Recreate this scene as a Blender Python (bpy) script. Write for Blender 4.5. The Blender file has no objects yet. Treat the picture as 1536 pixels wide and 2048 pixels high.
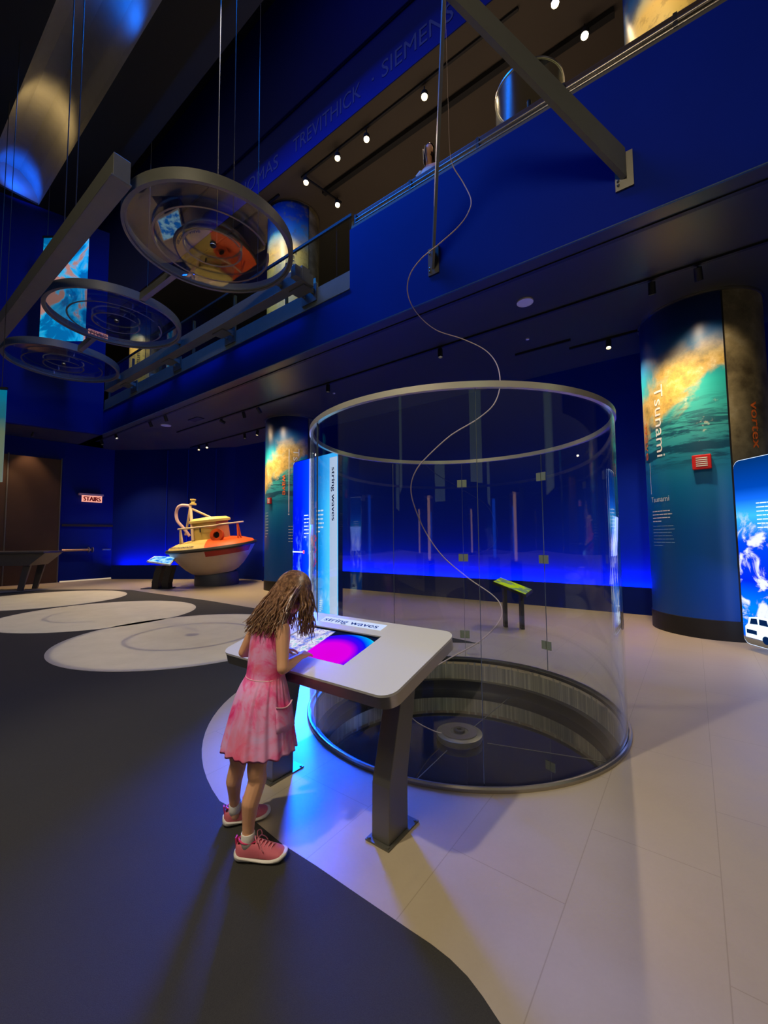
import bpy, bmesh, math, random
from math import sin, cos, pi, radians, sqrt, atan2
from mathutils import Vector, Matrix
import numpy as np

random.seed(7)
SC = bpy.context.scene
COL = SC.collection

# ------------------------------------------------------------------ camera
FPX, PITCH, ROLL, HCAM = 821.78, 0.064249, -0.008496, 1.45
_fw = Vector((0, cos(PITCH), sin(PITCH)))
_up = Vector((0, -sin(PITCH), cos(PITCH)))
_rt = Vector((1, 0, 0))
RT = cos(ROLL) * _rt + sin(ROLL) * _up
UP = -sin(ROLL) * _rt + cos(ROLL) * _up
CAM = Vector((0, 0, HCAM))
cd = bpy.data.cameras.new('camera')
cam = bpy.data.objects.new('camera', cd)
COL.objects.link(cam)
cam.matrix_world = Matrix(((RT.x, UP.x, -_fw.x, 0), (RT.y, UP.y, -_fw.y, 0), (RT.z, UP.z, -_fw.z, HCAM), (0, 0, 0, 1)))
cd.sensor_fit = 'VERTICAL'
cd.sensor_height = 24.0
cd.sensor_width = 18.0
cd.lens = 24.0 * FPX / 2048.0
cd.clip_start = 0.02
cd.clip_end = 200
SC.camera = cam

# ------------------------------------------------------------------ colour management, world, large lights
SC.view_settings.view_transform = 'Standard'
SC.view_settings.look = 'None'
SC.view_settings.gamma = 1.0
SC.view_settings.use_curve_mapping = False
SC.view_settings.exposure = 0.0
SC.cycles.use_denoising = True
SC.cycles.max_bounces = 7
SC.cycles.diffuse_bounces = 3
SC.cycles.glossy_bounces = 4
SC.cycles.transmission_bounces = 4
SC.cycles.transparent_max_bounces = 24
SC.cycles.sample_clamp_indirect = 4.0
SC.cycles.sample_clamp_direct = 0.0
SC.cycles.caustics_reflective = False
SC.cycles.caustics_refractive = False
SC.cycles.use_light_tree = True
w = bpy.data.worlds.new('world')
SC.world = w
w.use_nodes = True
_t = w.node_tree
_tc = _t.nodes.new('ShaderNodeTexCoord')
_sx = _t.nodes.new('ShaderNodeSeparateXYZ')
_mr = _t.nodes.new('ShaderNodeMapRange')
_mx = _t.nodes.new('ShaderNodeMix')
_mx.data_type = 'RGBA'
_mr.inputs[1].default_value = .12
_mr.inputs[2].default_value = .60
_t.links.new(_tc.outputs['Generated'], _sx.inputs[0])
_t.links.new(_sx.outputs[2], _mr.inputs[0])
_t.links.new(_mr.outputs[0], _mx.inputs[0])
_mx.inputs[6].default_value = (.010, .014, .030, 1)   # near-black horizon, set to keep the glass reflections dark
_mx.inputs[7].default_value = (.36, .33, .30, 1)      # ambient fill from above, added to lift dark surfaces
_t.links.new(_mx.outputs[2], _t.nodes['Background'].inputs[0])
_t.nodes['Background'].inputs[1].default_value = .62


def S2L(c):
    return tuple(((x / 255.) / 12.92 if x / 255. <= .04045 else ((x / 255. + .055) / 1.055) ** 2.4) for x in c)


NV = Vector((.6, .8, 0))
SV = Vector((-.8, .6, 0))


def WP(s, d, z=0.):
    """wall frame: s runs along the balcony, d away from it, z up"""
    return SV * s + NV * d + Vector((0, 0, z))


def ray(x, y):
    return _fw + RT * ((x - 768) / FPX) - UP * ((y - 1024) / FPX)


def hitz(x, y, z=0.):
    r = ray(x, y)
    return CAM + r * ((z - HCAM) / r.z)


def hitd(x, y, d):
    r = ray(x, y)
    return CAM + r * ((d - CAM.dot(NV)) / r.dot(NV))


def hits(x, y, s):
    r = ray(x, y)
    return CAM + r * ((s - CAM.dot(SV)) / r.dot(SV))


def hity(x, y, Y):
    r = ray(x, y)
    return CAM + r * (Y / r.y)


def sdz(p):
    return (p.dot(SV), p.dot(NV), p.z)


def light(name, kind, loc, target, power, color=(1, .85, .65), size=.05, angle=60, blend=.4, sizey=None):
    l = bpy.data.lights.new(name, kind)
    l.energy = power
    l.color = color
    if kind == 'SPOT':
        l.spot_size = radians(angle)
        l.spot_blend = blend
        l.shadow_soft_size = size
    elif kind == 'AREA':
        l.shape = 'RECTANGLE'
        l.size = size
        l.size_y = sizey or size
    else:
        l.shadow_soft_size = size
    o = bpy.data.objects.new(name, l)
    COL.objects.link(o)
    o.location = loc
    if target is not None:
        o.rotation_euler = (Vector(target) - Vector(loc)).to_track_quat('-Z', 'Y').to_euler()
    return o


WARM = (1, .74, .45)
NEUT = (1, .93, .80)
# key spot from the floor shadows, then added fill for the foreground
light('key_spot', 'SPOT', (-2.55, .5, 6.5), (.35, 2.15, .3), 640, (1, .91, .73), .09, 70, .6)
light('wide_spot', 'SPOT', (4.2, -1.0, 8.5), (2.6, 1.3, 0), 200, (1, .80, .50), .3, 50, .9)
light('fill_wash', 'AREA', (-3.0, -2.5, 9.0), (-2.5, 3.5, 0), 230, (1, .82, .58), 2.5, sizey=2.5)
# blue wash on the balcony front and the tall walls
light('blue_wash', 'AREA', WP(8.0, 3.7, 11.9), WP(8.0, 5.17, 5.2), 620, (.0, .17, 1), 8.0, sizey=.6)
light('blue_wash_high', 'AREA', WP(2.5, 4.9, 14.4), WP(3.0, 6.93, 13.0), 34, (.06, .14, 1), 9.0, sizey=.6)

# ------------------------------------------------------------------ node helpers


class NT:
    def __init__(s, name):
        s.m = bpy.data.materials.new(name)
        s.m.use_nodes = True
        s.t = s.m.node_tree
        s.t.nodes.clear()

    def n(s, typ, ins=None, out=0, **kw):
        nd = s.t.nodes.new(typ)
        for k, v in kw.items():
            setattr(nd, k, v)
        for k, v in (ins or {}).items():
            if isinstance(v, bpy.types.NodeSocket):
                s.t.links.new(v, nd.inputs[k])
            else:
                nd.inputs[k].default_value = v
        return nd.outputs[out]

    def math(s, op, a, b=0., c=0., clamp=False):
        return s.n('ShaderNodeMath', {0: a, 1: b, 2: c}, operation=op, use_clamp=clamp)

    def step(s, x, a, b):
        return s.n('ShaderNodeMapRange', {0: x, 1: a, 2: b, 3: 0., 4: 1.}, interpolation_type='SMOOTHSTEP')

    def mix(s, f, a, b):
        if not isinstance(a, bpy.types.NodeSocket):
            a = (*a[:3], 1)
        if not isinstance(b, bpy.types.NodeSocket):
            b = (*b[:3], 1)
        nd = s.t.nodes.new('ShaderNodeMix')
        nd.data_type = 'RGBA'
        for i, v in ((0, f), (6, a), (7, b)):
            if isinstance(v, bpy.types.NodeSocket):
                s.t.links.new(v, nd.inputs[i])
            else:
                nd.inputs[i].default_value = v
        return nd.outputs[2]

    def pos(s):
        return s.n('ShaderNodeNewGeometry', out='Position')

    def dot(s, p, d, off=0.):
        o = s.n('ShaderNodeVectorMath', {0: p, 1: tuple(d)}, out='Value', operation='DOT_PRODUCT')
        return s.math('ADD', o, off)

    def xyz(s, x, y, z):
        return s.n('ShaderNodeCombineXYZ', {0: x, 1: y, 2: z})

    def noise(s, vec, scale, detail=4., rough=.55, dist=0., out=0):
        return s.n('ShaderNodeTexNoise', {'Vector': vec, 'Scale': scale, 'Detail': detail, 'Roughness': rough, 'Distortion': dist}, out=out)

    def ramp(s, f, stops, interp='LINEAR'):
        nd = s.t.nodes.new('ShaderNodeValToRGB')
        s.t.links.new(f, nd.inputs[0])
        cr = nd.color_ramp
        cr.interpolation = interp
        while len(cr.elements) < len(stops):
            cr.elements.new(1.)
        for e, (p, c) in zip(cr.elements, stops):
            e.position = p
            e.color = (*c[:3], 1)
        return nd.outputs[0]

    def bump(s, h, strength=.2, dist=.01):
        return s.n('ShaderNodeBump', {'Height': h, 'Strength': strength, 'Distance': dist})

    def pbsdf(s, col, rough=.5, metal=0., spec=.5, normal=None, emis=None, estr=0., coat=0.):
        ins = {'Roughness': rough, 'Metallic': metal, 'Specular IOR Level': spec, 'Coat Weight': coat}
        ins['Base Color'] = col if isinstance(col, bpy.types.NodeSocket) else (*col[:3], 1)
        if normal is not None:
            ins['Normal'] = normal
        if emis is not None:
            ins['Emission Color'] = emis if isinstance(emis, bpy.types.NodeSocket) else (*emis[:3], 1)
            ins['Emission Strength'] = estr
        return s.n('ShaderNodeBsdfPrincipled', ins)

    def done(s, sh):
        o = s.t.nodes.new('ShaderNodeOutputMaterial')
        s.t.links.new(sh, o.inputs[0])
        return s.m


def plain(name, rgb, rough=.5, metal=0., spec=.5, var=.12, vs=6., bump=0., bs=80., coat=0.):
    """paint, plastic or metal with a little procedural unevenness"""
    t = NT(name)
    c = S2L(rgb)
    p = t.n('ShaderNodeTexCoord', out='Object')
    f = t.noise(p, vs, 3.)
    col = t.mix(f, tuple(x * (1 - var) for x in c), tuple(min(1, x * (1 + var)) for x in c))
    nrm = None
    if bump:
        nrm = t.bump(t.noise(p, bs, 3.), bump, .004)
    return t.done(t.pbsdf(col, rough, metal, spec, nrm, coat=coat))


def emit(name, rgb, strength):
    t = NT(name)
    return t.done(t.n('ShaderNodeEmission', {0: (*S2L(rgb), 1), 1: strength}))


def thin_glass(name, tint=(.96, .985, .98), f0=.045, boost=1., rough=0.):
    """clear sheet glass: a facing-dependent mirror over see-through"""
    t = NT(name)
    lw = t.n('ShaderNodeLayerWeight', {0: .5}, out='Facing')
    f5 = t.math('POWER', lw, 5.)
    f = t.math('MULTIPLY_ADD', f5, (1 - f0) * boost, f0, clamp=True)
    g = t.n('ShaderNodeBsdfGlossy', {0: (1, 1, 1, 1), 'Roughness': rough})
    tr = t.n('ShaderNodeBsdfTransparent', {0: (*tint, 1)})
    return t.done(t.n('ShaderNodeMixShader', {0: f, 1: tr, 2: g}))


M = {}
M['steel'] = plain('brushed_steel', (176, 170, 158), .32, 1., var=.06, vs=30)
M['steel_grey'] = plain('grey_satin_steel', (120, 118, 108), .42, .75, var=.06)
M['truss'] = plain('grey_truss_paint', (114, 116, 106), .45, .2, var=.08)
M['black'] = plain('black_paint', (16, 16, 17), .5)
M['dark'] = plain('dark_grey_paint', (34, 33, 32), .5)
M['white'] = plain('white_plastic', (222, 220, 214), .4, var=.03)
M['red'] = plain('red_plastic', (200, 22, 24), .4)
M['glass'] = thin_glass('clear_glass', f0=.036)
M['dish_glass'] = thin_glass('dish_glass', (.80, .82, .83), .085, 1.8)
M['guard_glass'] = thin_glass('guard_glass', (.78, .86, .84), .06)
M['orange'] = plain('orange_print', (232, 112, 40), .5)
M['white_print'] = plain('white_print', (225, 232, 232), .5, var=.02)
M['pale_print'] = plain('pale_blue_print', (120, 165, 205), .5, var=.02)

# ------------------------------------------------------------------ object helpers


def tag(o, label, cat, group=None, kind=None):
    if label:
        o['label'] = label
    if cat:
        o['category'] = cat
    if group:
        o['group'] = group
    if kind:
        o['kind'] = kind
    return o


def thing(name, loc, label, cat, group=None):
    o = bpy.data.objects.new(name, None)
    COL.objects.link(o)
    o.empty_display_size = .1
    o.location = loc
    return tag(o, label, cat, group)


def wloc(o):
    v = Vector(o.location)
    while o.parent:
        o = o.parent
        v += Vector(o.location)
    return v


class MB:
    """collects faces in world coordinates; build() links them as one mesh object"""

    def __init__(s):
        s.v, s.f, s.mi = [], [], []

    def add(s, vs, fs, mi=0):
        b = len(s.v)
        s.v += [tuple(v) for v in vs]
        s.f += [tuple(i + b for i in f) for f in fs]
        s.mi += [mi] * len(fs)
        return s

    def box(s, c, ex, ey, ez, mi=0):
        """box from centre and three half-extent vectors"""
        c, ex, ey, ez = map(Vector, (c, ex, ey, ez))
        vs = [c + i * ex + j * ey + k * ez for i in (-1, 1) for j in (-1, 1) for k in (-1, 1)]
        return s.add(vs, [(0, 1, 3, 2), (4, 6, 7, 5), (0, 4, 5, 1), (2, 3, 7, 6), (0, 2, 6, 4), (1, 5, 7, 3)], mi)

    def wbox(s, s0, s1, d0, d1, z0, z1, mi=0):
        return s.box(WP((s0 + s1) / 2, (d0 + d1) / 2, (z0 + z1) / 2), SV * (s1 - s0) / 2, NV * (d1 - d0) / 2, Vector((0, 0, (z1 - z0) / 2)), mi)

    def bar(s, a, b, w, h, up=(0, 0, 1), mi=0):
        a, b, up = Vector(a), Vector(b), Vector(up)
        d = (b - a)
        x = d.normalized()
        y = up.cross(x)
        if y.length < 1e-5:
            y = Vector((1, 0, 0)).cross(x)
        y.normalize()
        z = x.cross(y)
        return s.box((a + b) / 2, d / 2, y * w / 2, z * h / 2, mi)

    def tube(s, pts, r, n=8, mi=0, caps=True, flat=1.):
        pts = [Vector(p) for p in pts]
        rs = r if isinstance(r, (list, tuple)) else [r] * len(pts)
        vs, fs = [], []
        t0 = (pts[1] - pts[0]).normalized()
        u = t0.orthogonal().normalized()
        for i, p in enumerate(pts):
            t = (pts[min(i + 1, len(pts) - 1)] - pts[max(i - 1, 0)]).normalized()
            u = (u - t * u.dot(t)).normalized()
            v = t.cross(u)
            for k in range(n):
                a = 2 * pi * k / n
                vs.append(p + (u * cos(a) * flat + v * sin(a)) * rs[i])
        for i in range(len(pts) - 1):
            for k in range(n):
                a, b = i * n + k, i * n + (k + 1) % n
                fs.append((a, b, b + n, a + n))
        if caps:
            fs.append(tuple(range(n))[::-1])
            fs.append(tuple(range((len(pts) - 1) * n, len(pts) * n)))
        return s.add(vs, fs, mi)

    def lathe(s, c, prof, n=48, mi=0, closed=False, a0=0., a1=2 * pi, sx=1., sy=1., axis=None):
        """profile [(r,z)..] round a vertical axis at c"""
        c = Vector(c)
        full = abs(a1 - a0 - 2 * pi) < 1e-6
        m = n if full else n + 1
        vs, fs = [], []
        for k in range(m):
            a = a0 + (a1 - a0) * k / n
            for r, z in prof:
                q = Vector((r * cos(a) * sx, r * sin(a) * sy, z))
                vs.append(c + (axis @ q if axis else q))
        L = len(prof)
        for k in range(n):
            k2 = (k + 1) % m
            for i in range(L - 1 + (1 if closed else 0)):
                j = (i + 1) % L
                fs.append((k * L + i, k2 * L + i, k2 * L + j, k * L + j))
        return s.add(vs, fs, mi)

    def disc(s, c, r, z0, z1, n=48, mi=0, axis=None):
        return s.lathe(c, [(0.0001, z0), (r, z0), (r, z1), (0.0001, z1)], n, mi, axis=axis)

    def ring(s, c, r0, r1, z0, z1, n=64, mi=0, axis=None, a0=0., a1=2 * pi):
        return s.lathe(c, [(r0, z0), (r1, z0), (r1, z1), (r0, z1)], n, mi, closed=True, axis=axis, a0=a0, a1=a1)

    def prism(s, poly, z0, z1, mi=0):
        n = len(poly)
        vs = [(p[0], p[1], z0) for p in poly] + [(p[0], p[1], z1) for p in poly]
        fs = [tuple(range(n))[::-1], tuple(range(n, 2 * n))] + [(i, (i + 1) % n, (i + 1) % n + n, i + n) for i in range(n)]
        return s.add(vs, fs, mi)

    def slab(s, pts, nrm, th, mi=0):
        """planar polygon (3d points) given thickness along nrm"""
        n = len(pts)
        nrm = Vector(nrm)
        vs = [Vector(p) for p in pts] + [Vector(p) + nrm * th for p in pts]
        fs = [tuple(range(n))[::-1], tuple(range(n, 2 * n))] + [(i, (i + 1) % n, (i + 1) % n + n, i + n) for i in range(n)]
        return s.add(vs, fs, mi)

    def ball(s, c, r, n=16, mi=0, sc=(1, 1, 1), axis=None):
        m = n // 2
        prof = [(max(1e-4, r * sin(pi * i / m)), -r * cos(pi * i / m)) for i in range(m + 1)]
        c = Vector(c)
        vs, fs = [], []
        for k in range(n):
            a = 2 * pi * k / n
            for rr, z in prof:
                q = Vector((rr * cos(a) * sc[0], rr * sin(a) * sc[1], z * sc[2]))
                vs.append(c + (axis @ q if axis else q))
        L = m + 1
        for k in range(n):
            k2 = (k + 1) % n
            for i in range(L - 1):
                fs.append((k * L + i, k2 * L + i, k2 * L + i + 1, k * L + i + 1))
        return s.add(vs, fs, mi)

    def build(s, name, mats, parent=None, smooth=False, origin=None, bevel=0., label=None):
        me = bpy.data.meshes.new(name)
        if parent is not None:
            o0 = wloc(parent)
        elif origin is not None:
            o0 = Vector(origin)
        else:
            a = np.array(s.v)
            o0 = Vector(((a[:, 0].min() + a[:, 0].max()) / 2, (a[:, 1].min() + a[:, 1].max()) / 2, a[:, 2].min()))
        me.from_pydata([tuple(Vector(v) - o0) for v in s.v], [], s.f)
        if not isinstance(mats, (list, tuple)):
            mats = [mats]
        for m in mats:
            me.materials.append(m)
        me.polygons.foreach_set('material_index', s.mi)
        bm = bmesh.new()
        bm.from_mesh(me)
        bmesh.ops.remove_doubles(bm, verts=bm.verts, dist=1e-6)
        bmesh.ops.recalc_face_normals(bm, faces=bm.faces)
        bm.to_mesh(me)
        bm.free()
        if smooth:
            me.polygons.foreach_set('use_smooth', [True] * len(me.polygons))
            me.set_sharp_from_angle(angle=radians(38))
        o = bpy.data.objects.new(name, me)
        COL.objects.link(o)
        if parent is not None:
            o.parent = parent
        else:
            o.location = o0
        if bevel:
            md = o.modifiers.new('bevel', 'BEVEL')
            md.width = bevel
            md.segments = 3
            md.limit_method = 'ANGLE'
            md.angle_limit = radians(40)
        if label:
            o['label'] = label
        return o


def struct(o):
    o['kind'] = 'structure'
    return o


def copy_tree(o, parent=None):
    c = o.copy()
    COL.objects.link(c)
    c.parent = parent
    for ch in list(o.children):
        copy_tree(ch, c)
    return c


def text_geo(body, size=1., shear=0., spacing=1.):
    cu = bpy.data.curves.new('txt', 'FONT')
    cu.body = body
    cu.size = size
    cu.shear = shear
    cu.space_character = spacing
    cu.resolution_u = 3
    o = bpy.data.objects.new('txt', cu)
    COL.objects.link(o)
    dg = bpy.context.evaluated_depsgraph_get()
    dg.update()
    me = o.evaluated_get(dg).to_mesh()
    v = np.array([tuple(x.co) for x in me.vertices])
    f = [tuple(p.vertices) for p in me.polygons]
    o.evaluated_get(dg).to_mesh_clear()
    bpy.data.objects.remove(o)
    bpy.data.curves.remove(cu)
    return v, f


def put_text(mb, body, fn, height, mi=0, center=False, width=None, spacing=1., shear=0., bold=0.):
    """text with capital height `height`; fn maps (x along, y up) to a 3d point"""
    v, f = text_geo(body, 1., shear, spacing)
    k = height / .70
    x, y = v[:, 0] * k, v[:, 1] * k
    if width:
        x = (x - x.min()) / (x.max() - x.min()) * width
    if center:
        x = x - (x.min() + x.max()) / 2
    mb.add([fn(a, b) for a, b in zip(x, y)], f, mi)
    if bold:
        for q in (-bold, bold):
            mb.add([fn(a + q, b) for a, b in zip(x, y)], f, mi)
    return mb


def lines_of_text(mb, fn, n, w, h, gap, mi=0, seed=1):
    """small illegible copy as short dashes"""
    r = random.Random(seed)
    for i in range(n):
        x = 0.
        ww = w * (r.uniform(.86, 1.) if i < n - 1 else .5)
        while x < ww:
            l = min(r.uniform(.04, .11), ww - x)
            y = -i * gap
            mb.add([fn(x, y), fn(x + l, y), fn(x + l, y + h), fn(x, y + h)], [(0, 1, 2, 3)], mi)
            x += l + h * .6


# ------------------------------------------------------------------ structure: floors
t = NT('stone_tile')
p = t.pos()
us = t.dot(p, SV, .03)
ud = t.dot(p, NV, -.75)
br = t.n('ShaderNodeTexBrick', {'Vector': t.xyz(ud, us, 0.), 'Scale': 1., 'Mortar Size': .0022, 'Mortar Smooth': .3, 'Brick Width': 1.05, 'Row Height': .5, 'Color1': (.97, .97, .97, 1), 'Color2': (1, 1, 1, 1), 'Mortar': (.76, .75, .72, 1)})
n1 = t.noise(p, 2.2, 5., .6)
n2 = t.noise(p, 60., 3., .6)
c = t.mix(n1, S2L((170, 154, 126)), S2L((190, 174, 146)))
c = t.mix(t.math('MULTIPLY', n2, .12), c, S2L((130, 120, 102)))
mm = t.n('ShaderNodeMix', {0: 1., 6: c, 7: br}, out=2, data_type='RGBA', blend_type='MULTIPLY')
M['tile'] = t.done(t.pbsdf(mm, t.math('MULTIPLY_ADD', n1, .2, .34), 0, .4, t.bump(n2, .05, .002)))

t = NT('charcoal_carpet')
p = t.pos()
n1 = t.noise(p, 350., 2., .7)
n2 = t.noise(p, 3., 3.)
c = t.mix(n1, S2L((42, 40, 35)), S2L((72, 69, 60)))
c = t.mix(t.math('MULTIPLY', n2, .3), c, S2L((46, 44, 38)))
M['carpet'] = t.done(t.pbsdf(c, .85, 0, .25, t.bump(n1, .5, .003)))

CX, CY, CR, CH = .648, 3.746, 1.300, 2.401   # glass tube: axis, radius, height
WELL = .32

# tile floor with the round well cut out
mb = MB()
N = 96
inner = [(CX + (CR - .03) * cos(2 * pi * k / N), CY + (CR - .03) * sin(2 * pi * k / N)) for k in range(N)]
outer = []
for k in range(N):
    a = 2 * pi * k / N
    dx, dy = cos(a), sin(a)
    tx = (34 if dx > 0 else 34) / max(1e-9, abs(dx))
    ty = (34 if dy > 0 else 34) / max(1e-9, abs(dy))
    q = min(tx, ty)
    outer.append((CX + dx * q, CY + dy * q))
vs = [(*q, 0) for q in inner] + [(*q, 0) for q in outer] + [(*q, -.05) for q in inner] + [(*q, -.05) for q in outer]
fs = []
for k in range(N):
    j = (k + 1) % N
    fs += [(k, j, N + j, N + k), (2 * N + k, 3 * N + k, 3 * N + j, 2 * N + j), (k, 2 * N + k, 2 * N + j, j), (N + k, N + j, 3 * N + j, 3 * N + k)]
mb.add(vs, fs)
struct(mb.build('floor', M['tile'], origin=(CX, CY, 0)))

# carpet
def arc(cx, cy, r, a0, a1, n):
    return [(cx + r * cos(radians(a0 + (a1 - a0) * k / n)), cy + r * sin(radians(a0 + (a1 - a0) * k / n))) for k in range(n + 1)]


far = [tuple(hitz(*q)[:2]) for q in ((0, 1186), (96, 1179.5), (191, 1179), (262, 1180), (301, 1186), (420, 1202), (520, 1218.5))]
poly = [(-16.4, 8.2)] + far + [(-.6, 7.2), (.9, 6.15)] + arc(CX, CY, 2.085, 72, 221, 40)
poly += [tuple(hitz(*q)[:2]) for q in ((505, 1640), (565, 1690), (632, 1733), (700, 1780), (760, 1821), (820, 1862), (862, 1890), (900, 1920), (935, 1955), (966, 1996), (1000, 2048))]
poly += arc(-1.422, .095, 2.149, 30, -80, 20) + [(-3, -5), (-16.4, -5)]
mb = MB()
# triangulate through bmesh for a clean concave polygon
bm = bmesh.new()
vv = [bm.verts.new((x, y, .004)) for x, y in poly]
bm.faces.new(vv)
bmesh.ops.triangulate(bm, faces=bm.faces)
bm.verts.index_update()
mb.add([tuple(v.co) for v in bm.verts], [tuple(v.index for v in f.verts) for f in bm.faces])
bm.free()
nb = len(poly)
mb.add([(x, y, 0.0005) for x, y in poly] + [(x, y, .004) for x, y in poly], [(i, (i + 1) % nb, (i + 1) % nb + nb, i + nb) for i in range(nb)])
tag(mb.build('carpet', M['carpet'], origin=(-3, 2, 0)), 'charcoal carpet with a scalloped edge spread over the pale tile floor', 'carpet')

t = NT('pale_vinyl')
p = t.pos()
n1 = t.noise(p, 3., 5., .6)
c = t.mix(n1, S2L((180, 170, 146)), S2L((206, 196, 172)))
M['vinyl'] = t.done(t.pbsdf(c, .55, 0, .3))
DISH = [(-2.95, 6.38, 1.74), (-5.62, 8.27, 1.70), (-8.50, 10.38, 1.75)]
for (x, y, r), lab in zip(DISH, ('pale round floor disc nearest the girl, set in the dark carpet', 'middle one of three pale round floor discs in the dark carpet', 'farthest pale round floor disc in the dark carpet, by the grey bench')):
    mb = MB().disc((x, y, 0), r, .0045, .0075, 96)
    tag(mb.build('floor_disc', M['vinyl'], smooth=True), lab, 'floor disc', 'round floor discs')

# ------------------------------------------------------------------ structure: walls
def blue_paint(name, rgb, rough=.6):
    t = NT(name)
    p = t.pos()
    n = t.noise(p, 1.3, 3.)
    c = S2L(rgb)
    col = t.mix(n, tuple(x * .9 for x in c), tuple(x * 1.1 for x in c))
    return t.done(t.pbsdf(col, rough, 0, .10, t.bump(t.noise(p, 120., 2.), .06, .003)))


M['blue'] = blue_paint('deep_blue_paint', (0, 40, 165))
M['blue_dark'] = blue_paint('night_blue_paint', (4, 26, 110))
M['soffit'] = plain('charcoal_ceiling_paint', (60, 62, 54), .34, 0, .5, .1, .8)
M['soffit_up'] = plain('brown_grey_ceiling_paint', (84, 76, 68), .6, 0, .3, .1, .8)
M['brown'] = plain('dark_brown_wall_paint', (52, 40, 34), .7)
M['edge_grey'] = plain('grey_edge_panel', (112, 122, 112), .45, .1)

ZC, ZU, ZF, ZT, ZH = 5.0, 11.5, 6.1, 17.0, 12.0
DU = 6.93


def wallseg(mb, a, b, z0, z1, th, mi=0):
    a, b = Vector((*a, 0)), Vector((*b, 0))
    d = (b - a).normalized()
    nrm = Vector((-d.y, d.x, 0))
    # thickness away from the camera
    if nrm.dot((a + b) / 2) < 0:
        nrm = -nrm
    mb.slab([a + Vector((0, 0, z0)), b + Vector((0, 0, z0)), b + Vector((0, 0, z1)), a + Vector((0, 0, z1))], nrm, th, mi)


# balcony front (blue) : tall part to the right of s=4.58, low part to the left
mb = MB().wbox(-9, 4.58, 5.17, 5.19, 5.0, 6.86).wbox(-9, 4.58, 5.19, 5.35, 6.09, 6.86)
struct(mb.build('wall_balcony', M['blue']))
mb = MB().wbox(4.58, 15.56, 5.17, 5.19, 5.0, 5.775)
struct(mb.build('wall_balcony', M['blue']))
mb = MB().wbox(4.582, 15.5, 5.18, 5.192, 5.80, 6.13).wbox(4.582, 15.5, 5.15, 5.20, 5.775, 5.80)
struct(mb.build('trim_1', M['edge_grey']))
mb = MB().wbox(-9, 15.56, 5.165, 5.19, 4.99, 5.0)
struct(mb.build('trim_2', plain('teal_highlight', (40, 84, 110), .5)))  # teal colour paints the lit line along the lower edge
# gallery slab: its underside is the lower ceiling
mb = MB().wbox(-9, 30, 5.192, 12, ZC, 6.08)
struct(mb.build('ceiling', M['soffit']))
# left bulkhead and soffit
cA, cB = Vector((-9.35, 13.48)), Vector((-17.6, 7.0))
mb = MB()
wallseg(mb, cA, cB, 5.0, ZH, .2)
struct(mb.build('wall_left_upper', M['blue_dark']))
mb = MB().prism([(-9.45, 13.62), (-17.75, 7.12), (-21, 11.5), (-12.5, 18.2)], ZC, 6.0)
struct(mb.build('ceiling', M['soffit']))
# upper ceiling, upper blue wall with the names, high soffit with a lit vault
mb = MB().wbox(-9, 30, DU + .0, 12.2, ZU, ZU + .25)
struct(mb.build('ceiling', M['soffit_up']))
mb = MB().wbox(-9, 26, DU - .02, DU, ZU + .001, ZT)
struct(mb.build('wall_upper', M['blue_dark']))
mb = MB().wbox(-9, 30, 12, 12.2, 6.08, ZU)
struct(mb.build('wall_upper_back', M['brown']))
mb = MB().wbox(30, 30.2, 5, 12.2, 6.08, ZU)
struct(mb.build('wall_upper_end', M['brown']))
M['sky_black'] = plain('black_ceiling_paint', (20, 20, 24), .7)
mb = MB().wbox(-9, 34, 4.6, 7.2, ZT, ZT + .4)
struct(mb.build('ceiling', M['sky_black']))
mb = MB().wbox(-9, 20, 3.35, 4.55, ZH, ZH + .06).wbox(-9, 20, -9, 2.1, ZH, ZH + .06).wbox(16.0, 20, 2.1, 3.35, ZH, ZH + .06)
struct(mb.build('ceiling', M['sky_black']))
# vault over the recess
mb = MB()
M['vault'] = plain('pale_vault_plaster', (150, 146, 138), .7)
prof = [(2.1, ZH), (2.12, ZH + .2), (2.25, ZH + .55), (2.5, ZH + .8), (2.85, ZH + .8), (3.15, ZH + .55), (3.32, ZH + .2), (3.35, ZH)]
vs, fs = [], []
for s_ in (-9, 16.0):
    for d_, z_ in prof:
        vs.append(WP(s_, d_, z_))
L = len(prof)
for i in range(L - 1):
    fs.append((i, i + 1, L + i + 1, L + i))
fs += [tuple(range(L)), tuple(range(L, 2 * L))]
mb.add(vs, fs)
struct(mb.build('ceiling', M['vault']))

# lower back wall: long blue wall behind the columns, bay with the buoy, left wall
lower = [(9.5, 4.35), (-4.35, 14.77), (-5.7, 15.6), (-9.1, 15.95), (-10.55, 15.95), (-11.5, 14.65), (-13.6, 12.3), (-18.5, 7.4)]
mb = MB()
wallseg(mb, lower[0], lower[1], 0, 5.0, .2)
struct(mb.build('wall_back', M['blue']))
mb = MB()
for a, b in ((1, 2), (2, 3), (3, 4)):
    wallseg(mb, lower[a], lower[b], 0, 5.0, .2)
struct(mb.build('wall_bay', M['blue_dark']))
mb = MB()
wallseg(mb, lower[4], lower[5], 0, 5.0, .2)
wallseg(mb, lower[5], lower[6], 0, 5.0, .2)
wallseg(mb, lower[6], lower[7], 0, 5.0, .2)
struct(mb.build('wall_left', M['blue_dark']))


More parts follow.
